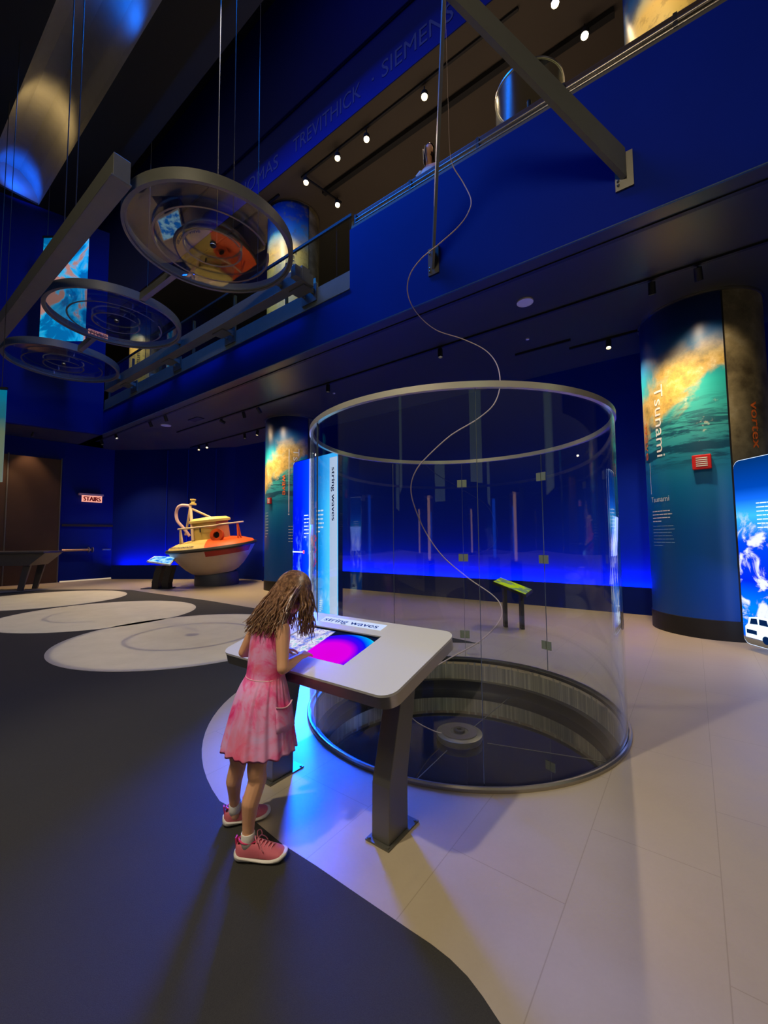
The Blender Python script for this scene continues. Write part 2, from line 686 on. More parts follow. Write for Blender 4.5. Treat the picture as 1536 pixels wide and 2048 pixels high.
def plinth(mb, a, b, h, dep):
    a, b = Vector((*a, 0)), Vector((*b, 0))
    d = (b - a).normalized()
    nrm = Vector((-d.y, d.x, 0))
    if nrm.dot((a + b) / 2) > 0:
        nrm = -nrm
    mb.slab([a, b, b + Vector((0, 0, h - .06)), a + Vector((0, 0, h - .06))], nrm, dep)
    q = nrm * (dep - .02)
    mb.slab([a + q + Vector((0, 0, h - .06)), b + q + Vector((0, 0, h - .06)), b + q + Vector((0, 0, h)), a + q + Vector((0, 0, h))], nrm, .02)
    return nrm


def led(a, b, h, dep, power, name, col=(.0, .05, 1)):
    """LED strip lying on the plinth behind its lip, washing up the wall"""
    a, b = Vector((*a, 0)), Vector((*b, 0))
    d = (b - a)
    nrm = Vector((-d.y, d.x, 0)).normalized()
    if nrm.dot((a + b) / 2) > 0:
        nrm = -nrm
    c = (a + b) / 2 + nrm * (dep * .5) + Vector((0, 0, h - .03))
    l = bpy.data.lights.new(name, 'AREA')
    l.shape = 'RECTANGLE'
    l.size = d.length
    l.size_y = .05
    l.energy = power
    l.color = col
    o = bpy.data.objects.new(name, l)
    COL.objects.link(o)
    x = d.normalized()
    z = (-(Vector((0, 0, 1)) * .95 - nrm * .3)).normalized()   # light shines along -z
    y = z.cross(x).normalized()
    z = x.cross(y).normalized()
    o.matrix_world = Matrix(((x.x, y.x, z.x, c.x), (x.y, y.y, z.y, c.y), (x.z, y.z, z.z, c.z), (0, 0, 0, 1)))
    return o


mb = MB()
plinth(mb, (7.6, 5.78), (-4.2, 14.62), .50, .16)
struct(mb.build('baseboard_back', M['blue_dark']))
led((7.4, 5.93), (-3.9, 14.4), .5, .16, 260, 'led_back')
mb = MB()
plinth(mb, (-5.9, 15.58), (-10.3, 15.95), .52, .3)
struct(mb.build('baseboard_bay', M['blue_dark']))
led((-6.0, 15.5), (-10.2, 15.9), .52, .3, 90, 'led_bay')

# ------------------------------------------------------------------ columns
def column_art(name, cx, cy, r, seam, grey=True, upper=False):
    t = NT(name)
    p = t.pos()
    x = t.dot(p, (1, 0, 0), -cx)
    y = t.dot(p, (0, 1, 0), -cy)
    z = t.dot(p, (0, 0, 1))
    # angle measured back from the seam, 0..2pi
    a = t.math('ARCTAN2', y, x)
    a = t.math('SUBTRACT', a, radians(seam))
    a = t.math('WRAP', a, 2 * pi, 0.)       # 2pi just before the seam
    u = t.math('MULTIPLY', t.math('SUBTRACT', 2 * pi, a), r)   # metres left of the seam
    uu = t.math('MULTIPLY', u, -1.)
    n1 = t.noise(t.xyz(uu, z, 0.), 1.6, 6., .6, .6)
    n2 = t.noise(t.xyz(t.math('MULTIPLY', uu, 1.), t.math('MULTIPLY', z, 1.), 3.), 5., 6., .7)
    n3 = t.noise(t.xyz(t.math('MULTIPLY_ADD', z, .5, uu), t.math('MULTIPLY', z, 6.), 1.), 1.6, 6., .65, .4)
    base = t.ramp(t.math('DIVIDE', z, 5.), [(0., S2L((0, 62, 150))), (.3, S2L((0, 84, 165))), (.44, S2L((8, 112, 168))), (.52, S2L((30, 128, 160))),
                                           (.62, S2L((60, 168, 170))), (.74, S2L((40, 190, 190))), (.84, S2L((20, 110, 170))), (.92, S2L((2, 42, 110))), (1., S2L((0, 20, 70)))])
    # dark ribs of water under the crest
    ribs = t.step(n3, .44, .56)
    m_rib = t.math('MULTIPLY', t.math('MULTIPLY', t.step(z, 2.35, 2.65), t.math('SUBTRACT', 1., t.step(z, 3.0, 3.7))), ribs)
    c = t.mix(t.math('MULTIPLY', m_rib, .85), base, S2L((4, 52, 88)))
    # spray: sloping band of sand coloured foam
    h = t.math('SUBTRACT', z, t.math('MULTIPLY_ADD', uu, .72, 3.86))
    h = t.math('ADD', h, t.math('MULTIPLY_ADD', n1, 1.5, -.78))
    sand = t.math('MULTIPLY', t.step(h, -.16, .12), t.math('SUBTRACT', 1., t.step(h, .55, 1.0)))
    sand = t.math('MULTIPLY', sand, t.math('SUBTRACT', 1., t.step(z, 3.9, 4.5)))
    sc = t.ramp(n2, [(.25, S2L((120, 110, 70))), (.5, S2L((204, 172, 92))), (.75, S2L((235, 215, 160)))])
    c = t.mix(sand, c, sc)
    foam = t.math('MULTIPLY', t.step(n2, .60, .70), t.math('MULTIPLY', t.step(z, 2.6, 3.0), t.math('SUBTRACT', 1., t.step(z, 3.8, 4.2))))
    c = t.mix(t.math('MULTIPLY', foam, .6), c, S2L((225, 225, 200)))
    if upper:
        up = t.ramp(t.math('DIVIDE', t.math('SUBTRACT', z, 6.), 5.5), [(0., S2L((190, 160, 70))), (.55, S2L((206, 186, 92))), (.72, S2L((206, 176, 90))), (.82, S2L((60, 140, 160))), (.9, S2L((0, 60, 130))), (1., S2L((0, 20, 70)))])
        up = t.mix(t.math('MULTIPLY', t.step(n2, .5, .62), .45), up, S2L((126, 104, 50)))
        c = t.mix(t.step(z, 5.5, 5.6), c, up)
    # grey stone picture on the other side of the seam
    st = t.ramp(t.noise(p, 2.2, 6., .65), [(.3, S2L((70, 62, 44))), (.55, S2L((128, 118, 88))), (.75, S2L((165, 158, 132)))])
    st = t.mix(t.step(z, 2.9, 2.2), st, S2L((40, 38, 34)))
    c = t.mix(t.math('GREATER_THAN', u, 2 * pi * r * .62), c, st)
    line = t.math('LESS_THAN', t.math('ABSOLUTE', t.math('SUBTRACT', u, 2 * pi * r * .998)), .012)
    c = t.mix(line, c, S2L((20, 20, 22)))
    return t.done(t.pbsdf(c, .38, 0, .45))


COLS = [dict(cx=5.081, cy=6.439, seam=-107, lab='thick printed column at right with TSUNAMI lettering and a red call box'),
        dict(cx=-2.761, cy=12.32, seam=-44, lab='printed wave column between the buoy and the glass tube, red box on its left')]
CRAD = .79


def column(cx, cy, seam, lab):
    k = thing('column', (cx, cy, 0), lab, 'column', 'wave print columns')
    MB().lathe((cx, cy, 0), [(CRAD + .012, 0), (CRAD + .012, .27), (CRAD, .275)], 96).build('base_band', M['black'], k, True)
    MB().lathe((cx, cy, 0), [(CRAD, .27), (CRAD, 4.985)], 96).build('printed_wrap', column_art('wave_print', cx, cy, CRAD, seam), k, True)
    MB().ring((cx, cy, 0), CRAD - .02, CRAD + .022, 4.965, 4.998, 96).build('top_ring', M['steel'], k, True)
    return k


def oncol(cx, cy, deg0, z0, x, y, off=.006):
    """point on the column: x runs to the viewer's right (counter-clockwise), y up"""
    a = radians(deg0) + x / CRAD
    return Vector((cx + (CRAD + off) * cos(a), cy + (CRAD + off) * sin(a), z0 + y))


colR = column(**COLS[0])
colL = column(**COLS[1])
cx, cy = 5.081, 6.439
# vertical lettering, reading downwards
mb = MB()
put_text(mb, 'Tsunami', lambda x, y: oncol(cx, cy, -175, 3.80, y, -x, .008), .155, width=1.12)
tsu = mb.build('lettering', M['white_print'], colR, label='white TSUNAMI lettering running down the column')
mb = MB()
put_text(mb, 'wave', lambda x, y: oncol(cx, cy, 161.5, 3.30, y, -x, .008), .14, width=.62)
mb.build('lettering', M['orange'], colR, label='orange lettering on the left edge of the column')
mb = MB()
put_text(mb, 'vortex', lambda x, y: oncol(cx, cy, -85.5, 3.32, y, -x, .008), .13, width=.66, bold=.004)
mb.build('lettering', M['orange'], colR, label='orange VORTEX lettering on the grey side of the column')
mb = MB()
for z_ in np.linspace(2.62, 2.12, 9)[:-1]:
    mb.add([oncol(cx, cy, 170.5, z_, 0, 0), oncol(cx, cy, 170.5, z_, .012, 0), oncol(cx, cy, 170.5, z_, .012, -.063), oncol(cx, cy, 170.5, z_, 0, -.063)], [(0, 1, 2, 3)])
mb.build('ruled_line', M['white_print'], colR)
mb = MB()
put_text(mb, 'Tsunami', lambda x, y: oncol(cx, cy, 170.5, 1.985, x, y), .085, width=.37)
lines_of_text(mb, lambda x, y: oncol(cx, cy, 171.5, 1.83, x, y), 4, .40, .014, .052, seed=4)
mb.build('caption', M['white_print'], colR)
mb = MB()
lines_of_text(mb, lambda x, y: oncol(cx, cy, 171.5, 1.60, x, y), 7, .42, .009, .050, seed=5)
mb.build('caption', M['pale_print'], colR)
cx, cy = -2.761, 12.32
mb = MB()
put_text(mb, 'Tsunami', lambda x, y: oncol(cx, cy, -75.5, 4.02, y, -x, .008), .17, width=1.25)
mb.build('lettering', M['white_print'], colL, label='white TSUNAMI lettering half hidden by the lit panel')
mb = MB()
put_text(mb, 'wave', lambda x, y: oncol(cx, cy, -97.5, 3.28, y, -x, .008), .13, width=.58, bold=.004)
mb.build('lettering', M['orange'], colL, label='orange WAVE lettering running down the column')
mb = MB()
mb.add([oncol(cx, cy, -84.8, 4.0, 0, 0), oncol(cx, cy, -84.8, 4.0, .022, 0), oncol(cx, cy, -84.8, 2.2, .022, 0), oncol(cx, cy, -84.8, 2.2, 0, 0)], [(0, 1, 2, 3)])
mb.add([oncol(cx, cy, -84.8, 2.13, -.01, 0), oncol(cx, cy, -84.8, 2.13, .03, 0), oncol(cx, cy, -84.8, 2.17, .03, 0), oncol(cx, cy, -84.8, 2.17, -.01, 0)], [(0, 1, 2, 3)])
mb.build('ruled_line', M['white_print'], colL)
mb = MB()
lines_of_text(mb, lambda x, y: oncol(cx, cy, -84.5, 1.80, x, y), 6, .34, .018, .085, seed=7)
lines_of_text(mb, lambda x, y: oncol(cx, cy, -147, 2.2, x, y), 9, .2, .018, .085, seed=8)
mb.build('caption', M['white_print'], colL)


def red_box(cx, cy, deg, z, lab, w=.11, h=.105):
    a = radians(deg)
    o_ = Vector((cos(a), sin(a), 0))
    s_ = Vector((-sin(a), cos(a), 0))
    c_ = Vector((cx, cy, z)) + o_ * (CRAD + .035)
    b = thing('call_box', c_, lab, 'alarm box')
    MB().box(c_, s_ * w, o_ * .03, Vector((0, 0, h))).build('housing', M['red'], b, bevel=.012)
    mb = MB()
    for i in range(5):
        mb.box(c_ + o_ * .033 + Vector((0, 0, h * (.55 - .27 * i))), s_ * (w * .6), o_ * .003, Vector((0, 0, .007)))
    mb.build('grille', M['white'], b)


red_box(5.081, 6.439, -130.6, 2.50, 'red alarm box with a white grille on the right column')
red_box(-2.761, 12.32, -127.3, 2.545, 'small red alarm box on the column behind the lit string waves panel', .075, .09)

# upper level column shafts
for (cx, cy, seam, lab) in ((5.081, 6.439, -107, 'yellow printed column on the upper gallery at the top right'), (-2.761, 12.32, -44, 'printed column on the upper gallery behind the largest glass dish'),
                            (WP(19.4, 8.2).x, WP(19.4, 8.2).y, -60, 'far lit column on the upper gallery seen past the middle glass dish')):
    k = thing('column', (cx, cy, ZF), lab, 'column', 'upper gallery columns')
    MB().lathe((cx, cy, 0), [(CRAD, ZF - .01), (CRAD, ZU - .01)], 96).build('printed_wrap', column_art('wave_print_upper', cx, cy, CRAD, seam, upper=True), k, True)
    MB().ring((cx, cy, 0), CRAD - .02, CRAD + .022, ZU - .035, ZU - .004, 96).build('top_ring', M['steel'], k, True)
    mb = MB()
    put_text(mb, 'Tsunami', lambda x, y: oncol(cx, cy, -84 if seam == -44 else -96, 10.0, y, -x, .008), .17, width=1.25)
    mb.build('lettering', M['dark'], k)
# ------------------------------------------------------------------ names on the upper wall
M['names'] = plain('pale_blue_lettering', (14, 44, 104), .5)
WL = thing('wall_lettering', WP(6, DU - .03, 11.7), 'faint pale lettering in capitals along the high blue wall above the upper gallery', 'lettering')
for word, x0, x1 in (('THOMAS', 466, 556), ('TREVITHICK', 586, 722), ('SIEMENS', 764, 908)):
    yb = lambda x: 254 + (690 - x) * .775
    s0 = sdz(hitd(x0, yb(x0), DU - .03))[0]
    s1 = sdz(hitd(x1, yb(x1), DU - .03))[0]
    put_text(MB(), word, lambda x, y: WP(s0 - x, DU - .03, 11.78 + y), .40, width=s0 - s1).build('word', M['names'], WL)
mb = MB().add([WP(5.42, DU - .03, 11.92), WP(5.36, DU - .03, 11.92), WP(5.36, DU - .03, 11.98), WP(5.42, DU - .03, 11.98)], [(0, 1, 2, 3)])
mb.build('dot', M['names'], WL)
mb = MB()
mb.tube([WP(1.5, DU - .06, 12.95), WP(16, DU - .06, 13.15)], .03, 8)
struct(mb.build('trim_3', M['blue_dark'], smooth=True))

# ------------------------------------------------------------------ balcony rails
k = thing('balcony_rail', WP(-2, 5.26, 6.86), 'steel and brown balcony rail on top of the tall blue balcony front', 'railing')
MB().wbox(-9, 4.56, 5.19, 5.33, 6.86, 6.92).build('rail_foot', M['steel_grey'], k)
mb = MB()
for z_ in (6.98, 7.05):
    mb.tube([WP(-9, 5.24, z_), WP(4.5, 5.24, z_)], .022, 10)
mb.build('steel_tube', M['steel'], k, True)
M['rail_brown'] = plain('brown_handrail', (74, 58, 44), .4)
mb = MB().wbox(-9, 4.56, 5.30, 5.42, 7.12, 7.22)
mb.build('handrail', M['rail_brown'], k, bevel=.02)
for i in range(12):
    s_ = 4.5 - i * 1.15
    MB().wbox(s_ - .02, s_ + .02, 5.22, 5.34, 6.9, 7.14).build('post', M['dark'], k)
k = thing('glass_guard', WP(10, 5.26, 6.13), 'glass guard with a thin dark rail along the low part of the balcony', 'railing')
for i in range(6):
    s_ = 4.62 + i * 1.82
    MB().wbox(s_, s_ + 1.78, 5.25, 5.262, 6.13, 7.18).build('glass_pane', M['guard_glass'], k)
MB().wbox(4.6, 15.5, 5.235, 5.275, 7.18, 7.23).build('top_rail', M['dark'], k)
for i in range(7):
    s_ = 4.61 + i * 1.815
    MB().wbox(s_ - .02, s_ + .02, 5.28, 5.34, 6.13, 7.1).build('post', M['edge_grey'], k)

# ------------------------------------------------------------------ track lighting
M['lampface'] = emit('lamp_face', (255, 226, 170), 60.)
M['lampface_dim'] = emit('lamp_face_dim', (255, 240, 220), 3.)


def spotlight(name, loc, target, lab, power, size=.05, bright=True, color=WARM, angle=50, drop=.12, group='track lights', rad=.045, blend=.5):
    loc = Vector(loc)
    tgt = Vector(target)
    k = thing(name, loc, lab, 'spotlight', group)
    d = (tgt - (loc - Vector((0, 0, drop)))).normalized()
    q = d.to_track_quat('Z', 'Y').to_matrix()
    c_ = loc - Vector((0, 0, drop))
    MB().tube([loc, c_], .012, 8).build('stem', M['black'], k, True)
    mb = MB().lathe(c_, [(.0001, -.07), (rad, -.07), (rad * 1.05, .09), (rad * .9, .09), (rad * .85, .02), (.0001, .02)], 20, axis=q)
    mb.build('housing', M['black'], k, True)
    MB().disc(c_, rad * .84, .04, .045, 20, axis=q).build('lens', M['lampface'] if bright else M['lampface_dim'], k)
    if power:
        l = light('lamp', 'SPOT', c_ + d * .12, tgt, power, color, size, angle, blend)
        l.parent = k
        l.location = Vector(l.location) - loc
    return k


def track(s0, s1, d, z, lab, w=.035, h=.04):
    tag(MB().wbox(min(s0, s1), max(s0, s1), d - w / 2, d + w / 2, z - h, z - .001).build('light_track', M['black']), lab, 'light track')


track(-4, 16.9, 5.44, ZC, 'long black light track nearest the balcony edge on the lower ceiling', .06, .015)
track(-4, 13.4, 6.58, ZC, 'black light track along the middle of the lower ceiling', .05, .03)
track(1.6, 2.6, 7.76, ZC, 'short black track on the lower ceiling beside the right column')
track(.4, 1.7, 8.12, ZC, 'short black track with one bright lamp near the right column')
track(10.45, 15.2, 7.98, ZC, 'rear black light track on the lower ceiling above the buoy')
heads = [(11.76, 5.44, 'on the edge track above the white speaker', 0, 0), (12.7, 5.44, 'second from the ceiling corner cluster on the edge track', 0, 0),
         (15.17, 5.44, 'near the ceiling corner on the edge track', 0, 0), (16.4, 5.44, 'at the far left end of the edge track', 0, 0),
         (10.78, 6.58, 'on the middle track above the rear lamps', 0, 0), (9.72, 6.58, 'on the middle track left of the wave column', 0, 0),
         (9.06, 6.58, 'on the middle track closest to the wave column', 0, 0),
         (14.59, 7.98, 'farthest glowing lamp on the rear track', 1, 1), (14.04, 7.98, 'second farthest glowing lamp on the rear track', 1, 1),
         (11.73, 7.98, 'dim-faced lamp on the rear track', 0, 0), (11.04, 7.98, 'glowing lamp on the rear track beside the wave column', 1, 1),
         (.30, 6.62, 'slim double lamp on the middle track left of the right column', 0, 0), (-.21, 6.62, 'lamp on the middle track right above the right column', 0, 0),
         (1.05, 8.12, 'bright lamp glowing low on the ceiling beside the right column', 1, 1)]
TGT = {0: WP(12.9, 7.6, .9), 1: WP(13.2, 7.4, 1.3), 2: WP(12, 5.8, 0), 3: WP(15.5, 6.5, 0), 4: WP(9.9, 8.0, 3.9), 5: WP(9.6, 7.5, 1.9), 6: WP(9.1, 7.6, 3.8),
       7: WP(13.3, 7.2, .8), 8: WP(12.4, 7.2, 1.), 9: WP(11, 8, 0), 10: WP(11.2, 7.0, .0), 11: WP(.35, 7.6, 1.9), 12: WP(-.35, 7.6, 3.4), 13: WP(1.0, 6.6, 0)}
PW = {0: 220, 1: 220, 2: 420, 3: 300, 4: 70, 5: 420, 6: 110, 7: 120, 8: 120, 9: 220, 10: 320, 11: 360, 12: 90, 13: 260}  # the dim rear lamp also gets power, added to warm the back floor
for i, (s_, d_, lab, br_, _) in enumerate(heads):
    spotlight('track_spotlight', WP(s_, d_, ZC - .03), TGT[i], 'black cylinder spotlight ' + lab, PW[i], bright=bool(br_), drop=.09 if d_ > 6 else .07, angle=(100 if i in (2, 3, 9, 10, 13) else 60) if i not in (4, 5, 6, 11, 12) else 78, blend=.6 if i not in (4, 5, 6, 11, 12) else 1.)
spotlight('track_spotlight', WP(17.0, 3.7, ZC), WP(18.2, 2.9, 2), 'small spotlight over the bronze doors at the far left', 60, bright=False, drop=.06)
# lit part of the lower gallery floor and column feet
spotlight('track_spotlight', WP(3.6, 6.58, ZC - .03), WP(3.2, 6.2, 0), 'black spotlight on the middle track behind the glass tube rim', 70, bright=False, angle=80, drop=.09)
spotlight('track_spotlight', WP(6.5, 6.58, ZC - .03), WP(6.6, 6.6, 0), 'black spotlight on the middle track above the glass tube', 120, bright=False, angle=90, drop=.09)

for (x, y, r, lab) in ((1050, 603, .105, 'round white ceiling speaker above the right part of the glass tube'), (332, 850, .13, 'round white ceiling speaker near the far ceiling corner')):
    p = hitz(x, y, ZC)
    k = thing('ceiling_speaker', p - Vector((0, 0, .02)), lab, 'ceiling speaker', 'round ceiling speakers')
    MB().disc(p, r, -.018, -.001, 32).build('grille', M['white'], k, True)
    MB().ring(p, r, r + .015, -.022, -.001, 32).build('rim', M['white'], k, True)
p = hitz(392, 838, ZC)
tag(MB().box(p - Vector((0, 0, .012)), SV * .26, NV * .11, Vector((0, 0, .01))).build('air_vent', M['black']), 'dark slotted air vent in the lower ceiling above the buoy', 'vent')
for (x, y, lab) in ((1055, 677, 'tiny white sprinkler in the ceiling left of the bright lamp'), (668, 786, 'tiny white sprinkler in the ceiling above the glass tube rim')):
    p = hitz(x, y, ZC)
    tag(MB().disc(p, .03, -.02, -.001, 16).build('sprinkler', M['white']), lab, 'sprinkler')

# upper gallery tracks
track(8.25, 2.2, 7.32, ZU, 'thin black track with glowing lamps on the upper gallery ceiling', .05, .05)
track(8.1, 2.55, 8.02, ZU - .02, 'thick black beam across the upper gallery ceiling', .13, .1)
track(2.2, .75, 8.45, ZU - .02, 'thick black beam at the top right of the upper gallery ceiling', .13, .1)
track(20, 9.2, 7.30, ZU, 'long black track on the upper ceiling beyond the wave column', .05, .05)
mb = MB().bar(WP(8.05, 7.36, ZU - .15), WP(7.85, 8.5, ZU - .15), .04, .04)
tag(mb.build('light_track', M['black']), 'short cross track joining the tracks above the upper wave column', 'light track')
ups = [(612, 362, 'leftmost glowing lamp on the thin upper track'), (675, 313, 'second glowing lamp on the thin upper track'), (733, 275, 'third glowing lamp on the thin upper track'),
       (849, 190, 'bright lamp beside the vertical steel strut'), (675, 407, 'glowing lamp on the short cross track'), (1170, 67, 'brightest lamp right of the broad steel strut'), (1110, 2, 'lamp at the very top edge right of the broad strut')]
for i, (x, y, lab) in enumerate(ups):
    p = hitz(x, y, ZU - .25)
    base = Vector((p.x, p.y, ZU - .05))
    spotlight('gallery_spotlight', base, CAM * .55 + Vector((p.x * .5, p.y * .5 + 1.5, 3.)) if i in (3, 5) else Vector((p.x * .8, p.y * .8, 6)), lab, 60 if i in (0, 2, 3, 5) else 25, bright=True, color=WARM, drop=.2, angle=85, group='upper gallery lamps', rad=.075, blend=.8)
# lights washing the upper columns and ceiling
light('upper_column_wash', 'SPOT', WP(9.2, 5.9, 10.9), WP(9.6, 7.6, 9.4), 420, (1, .82, .5), .05, 60, .5)
light('upper_column_wash_right', 'SPOT', WP(.6, 5.9, 10.4), WP(-.1, 7.5, 9.5), 170, (1, .74, .36), .05, 60, .5)
light('upper_column_wash_far', 'SPOT', WP(18.4, 6.2, 10.8), WP(19.3, 7.8, 9.2), 150, (1, .8, .55), .05, 60, .5)
light('gallery_glow', 'AREA', WP(5, 8.6, 6.4), WP(5, 8.4, 12), 120, (1, .72, .48), 12, sizey=2)  # floor-level fill added to lift the upper ceiling
# ------------------------------------------------------------------ vault lights
light('vault_warm', 'SPOT', WP(12.6, 2.6, ZH + .05), WP(13.0, 2.9, ZH + .8), 26, (1, .70, .28), .08, 150, .9)
light('vault_blue', 'SPOT', WP(15.6, 2.7, ZH + .05), WP(15.9, 2.9, ZH + .6), 60, (.0, .10, 1), .08, 150, .9)
light('vault_blue_near', 'SPOT', WP(8.8, 2.9, ZH + .05), WP(8.8, 3.1, ZH + .8), 40, (.0, .14, 1), .08, 150, .9)

# ------------------------------------------------------------------ glass tube exhibit
M['seam'] = plain('seam_silicone', (84, 96, 104), .3)
TUBE = thing('string_wave_tube', (CX, CY, 0), 'tall open round glass tube with a steel rim standing over a dark well', 'glass exhibit')
C0 = Vector((CX, CY, 0))

angs = [-154.4, -93.8, 33.6, 76.2, 114.5, 173.0]
for i in range(6):
    a1_ = angs[i + 1] if i < 5 else angs[0] + 360
    MB().ring(C0, CR - .012, CR, .012, CH - .035, 30, a0=radians(angs[i] + .10), a1=radians(a1_ - .10)).build('glass_pane', M['glass'], TUBE, True)
mb = MB().ring(C0, CR - .020, CR + .010, CH - .04, CH, 128)
mb.build('top_rim', plain('bright_rim_steel', (236, 228, 204), .28, .7, var=.05), TUBE, True)
for a in angs:
    ar = radians(a)
    c_ = C0 + Vector((cos(ar), sin(ar), 0)) * (CR - .006)
    MB().box(c_ + Vector((0, 0, CH / 2)), Vector((-sin(ar), cos(ar), 0)) * .0013, Vector((cos(ar), sin(ar), 0)) * .0055, Vector((0, 0, CH / 2 - .04))).build('seam_strip', M['seam'], TUBE)
M['clamp'] = plain('pale_clamp', (150, 160, 140), .4, .3)
for a in (angs[2], angs[3]):
    ar = radians(a)
    for z_ in (.30, 1.21, 2.11):
        c_ = C0 + Vector((cos(ar), sin(ar), 0)) * (CR - .016) + Vector((0, 0, z_))
        mb = MB()
        for q in (-.03, .03):
            mb.box(c_ + Vector((-sin(ar), cos(ar), 0)) * q, Vector((-sin(ar), cos(ar), 0)) * .026, Vector((cos(ar), sin(ar), 0)) * .006, Vector((0, 0, .045)))
        mb.build('glass_clamp', M['clamp'], TUBE)
mb = MB().lathe(C0, [(CR + .022, 0.0), (CR + .022, .02), (CR + .014, .03), (CR + .003, .03), (CR + .003, .0)], 128)
mb.build('base_ring', M['steel'], TUBE, True)
mb = MB().ring(C0, CR - .032, CR - .002, -.02, .010, 128)
mb.build('gasket', M['black'], TUBE, True)
t = NT('well_steel')
p = t.pos()
x = t.dot(p, (1, 0, 0), -CX)
y = t.dot(p, (0, 1, 0), -CY)
a = t.math('ARCTAN2', y, x)
st = t.noise(t.xyz(t.math('MULTIPLY', a, 30.), 0., 0.), 1., 6., .8)
col = t.ramp(st, [(.3, S2L((150, 146, 130))), (.5, S2L((205, 198, 172))), (.60, S2L((255, 246, 214)))])
M['well_steel'] = t.done(t.pbsdf(col, .30, .75))
MB().lathe(C0, [(CR - .03, -.0), (CR - .03, -WELL + .1)], 128).build('well_wall', M['well_steel'], TUBE, True)
MB().lathe(C0, [(CR - .03, -WELL + .1), (CR - .09, -WELL + .1), (CR - .09, -WELL + .04), (CR - .10, -WELL)], 128).build('well_ledge', M['black'], TUBE, True)
t = NT('black_mirror')
M['mirror'] = t.done(t.pbsdf(S2L((6, 8, 14)), .03, 0., .9, coat=1.))
MB().disc(C0, CR - .09, -WELL - .02, -WELL, 96).build('well_bottom', M['mirror'], TUBE, True)
mb = MB()
for a in (-20, 52, -125):
    ar = radians(a)
    d_ = Vector((cos(ar), sin(ar), 0))
    mb.box(C0 + d_ * .72 + Vector((0, 0, -WELL + .0015)), d_ * .48, Vector((-d_.y, d_.x, 0)) * .003, Vector((0, 0, .001)))
mb.build('bottom_joint', M['steel_grey'], TUBE)
mb = MB()
ar = radians(103)
# the well's dark seam on the back wall
SPIN = thing('string_motor', C0 + Vector((0, 0, -WELL)), 'grey round turntable motor on the dark bottom of the glass tube', 'motor')
sp = C0 + Vector((0, 0, -WELL))
MB().lathe(sp, [(.0001, .0), (.19, .0), (.20, .02), (.20, .055), (.185, .062), (.0001, .062)], 48).build('housing', M['steel_grey'], SPIN, True)
MB().lathe(sp, [(.08, .062), (.155, .062), (.155, .070), (.08, .070)], 48, closed=True).build('ring_plate', M['steel'], SPIN, True)
MB().lathe(sp, [(.02, .06), (.05, .06), (.05, .085), (.035, .09), (.02, .085)], 32, closed=True).build('hub', M['black'], SPIN, True)

# the vibrating string, held in its wave shape
sp_px = [(902, 1470, 3.74), (868, 1462, 3.70), (825, 1437, 3.55), (816, 1400, 3.42), (838, 1355, 3.34), (890, 1322, 3.36), (960, 1282, 3.5), (998, 1243, 3.66), (1003, 1215, 3.78), (985, 1190, 3.9), (935, 1155, 4.05),
         (885, 1112, 4.1), (850, 1062, 4.02), (828, 1010, 3.86), (822, 975, 3.74), (830, 945, 3.62), (850, 918, 3.5), (900, 872, 3.38), (955, 838, 3.4), (988, 808, 3.52), (1000, 770, 3.7), (994, 730, 3.86), (970, 700, 4.0), (925, 678, 4.1),
         (872, 660, 4.08), (835, 628, 3.95), (816, 590, 3.78), (819, 552, 3.62), (842, 518, 3.47), (878, 488, 3.38), (915, 455, 3.42), (935, 428, 3.55), (942, 400, 3.7), (926, 365, 3.85), (905, 330, 3.86), (899, 290, 3.83), (896, 200, 3.8), (893, 100, 3.77), (890, 0, 3.75), (888, -52, 3.746)]
ctrl = [hity(*q) for q in sp_px]


def catmull(P, m=8):
    out = []
    for i in range(len(P) - 1):
        p0, p1, p2, p3 = P[max(i - 1, 0)], P[i], P[i + 1], P[min(i + 2, len(P) - 1)]
        for k in range(m):
            u = k / m
            out.append(.5 * ((2 * p1) + (p2 - p0) * u + (2 * p0 - 5 * p1 + 4 * p2 - p3) * u * u + (3 * p1 - p0 - 3 * p2 + p3) * u ** 3))
    out.append(P[-1])
    return out


M['string'] = plain('pale_string', (200, 180, 175), .6)
tag(MB().tube(catmull(ctrl), [.0052 if i < 270 else max(.0015, .0052 - (i - 270) * .0004) for i in range(len(catmull(ctrl)))], 6).build('string', M['string'], smooth=True, origin=C0), 'thin pale string twisting in a wave through the glass tube up to the struts', 'string')

# struts holding the string above
apex = Vector((CX, CY, 6.95))
for q0, q1, lab, wd in ((868, 520, 'narrow vertical-looking steel strut on the blue balcony front, left of the other', .014), (1248, 340, 'broad grey steel strut crossing the top right to its wall bracket', .014)):
    end = hitd(q0, q1, 5.17)
    k = thing('steel_strut', Vector((end.x, end.y, 5.36)), lab, 'strut')
    e = Vector((end.x, end.y, 5.60))
    dirv = (apex - e).normalized()
    side = dirv.cross(Vector((0, 0, 1))).normalized()
    if q0 < 1000:
        pts = [e + Vector((0, 0, -.17)) - NV * .03, e + Vector((0, 0, .10)) - NV * .03, apex + Vector((0, 0, .1)), apex + Vector((0, 0, -.1))]
        MB().slab([q - side * .018 for q in pts], side, .036).build('blade', M['truss'], k)
    else:
        e2 = e - Vector((0, 0, .13)) - NV * .03
        pts = [e2 + Vector((0, 0, .0)), e2 + Vector((0, 0, .34)), apex + Vector((0, 0, .16)), apex + Vector((0, 0, -.1))]
        MB().slab([q - side * .03 for q in pts], side, .06).build('blade', M['truss'], k)
    MB().box(Vector((end.x, end.y, 5.57)) - NV * .012, SV * .09, NV * .01, Vector((0, 0, .21))).build('wall_plate', M['steel_grey'], k)
    for z_ in (5.42, 5.47, 5.70):
        MB().ball(Vector((end.x, end.y, z_)) - NV * .03 + SV * .06, .014, 8).build('bolt', M['steel'], k, True)

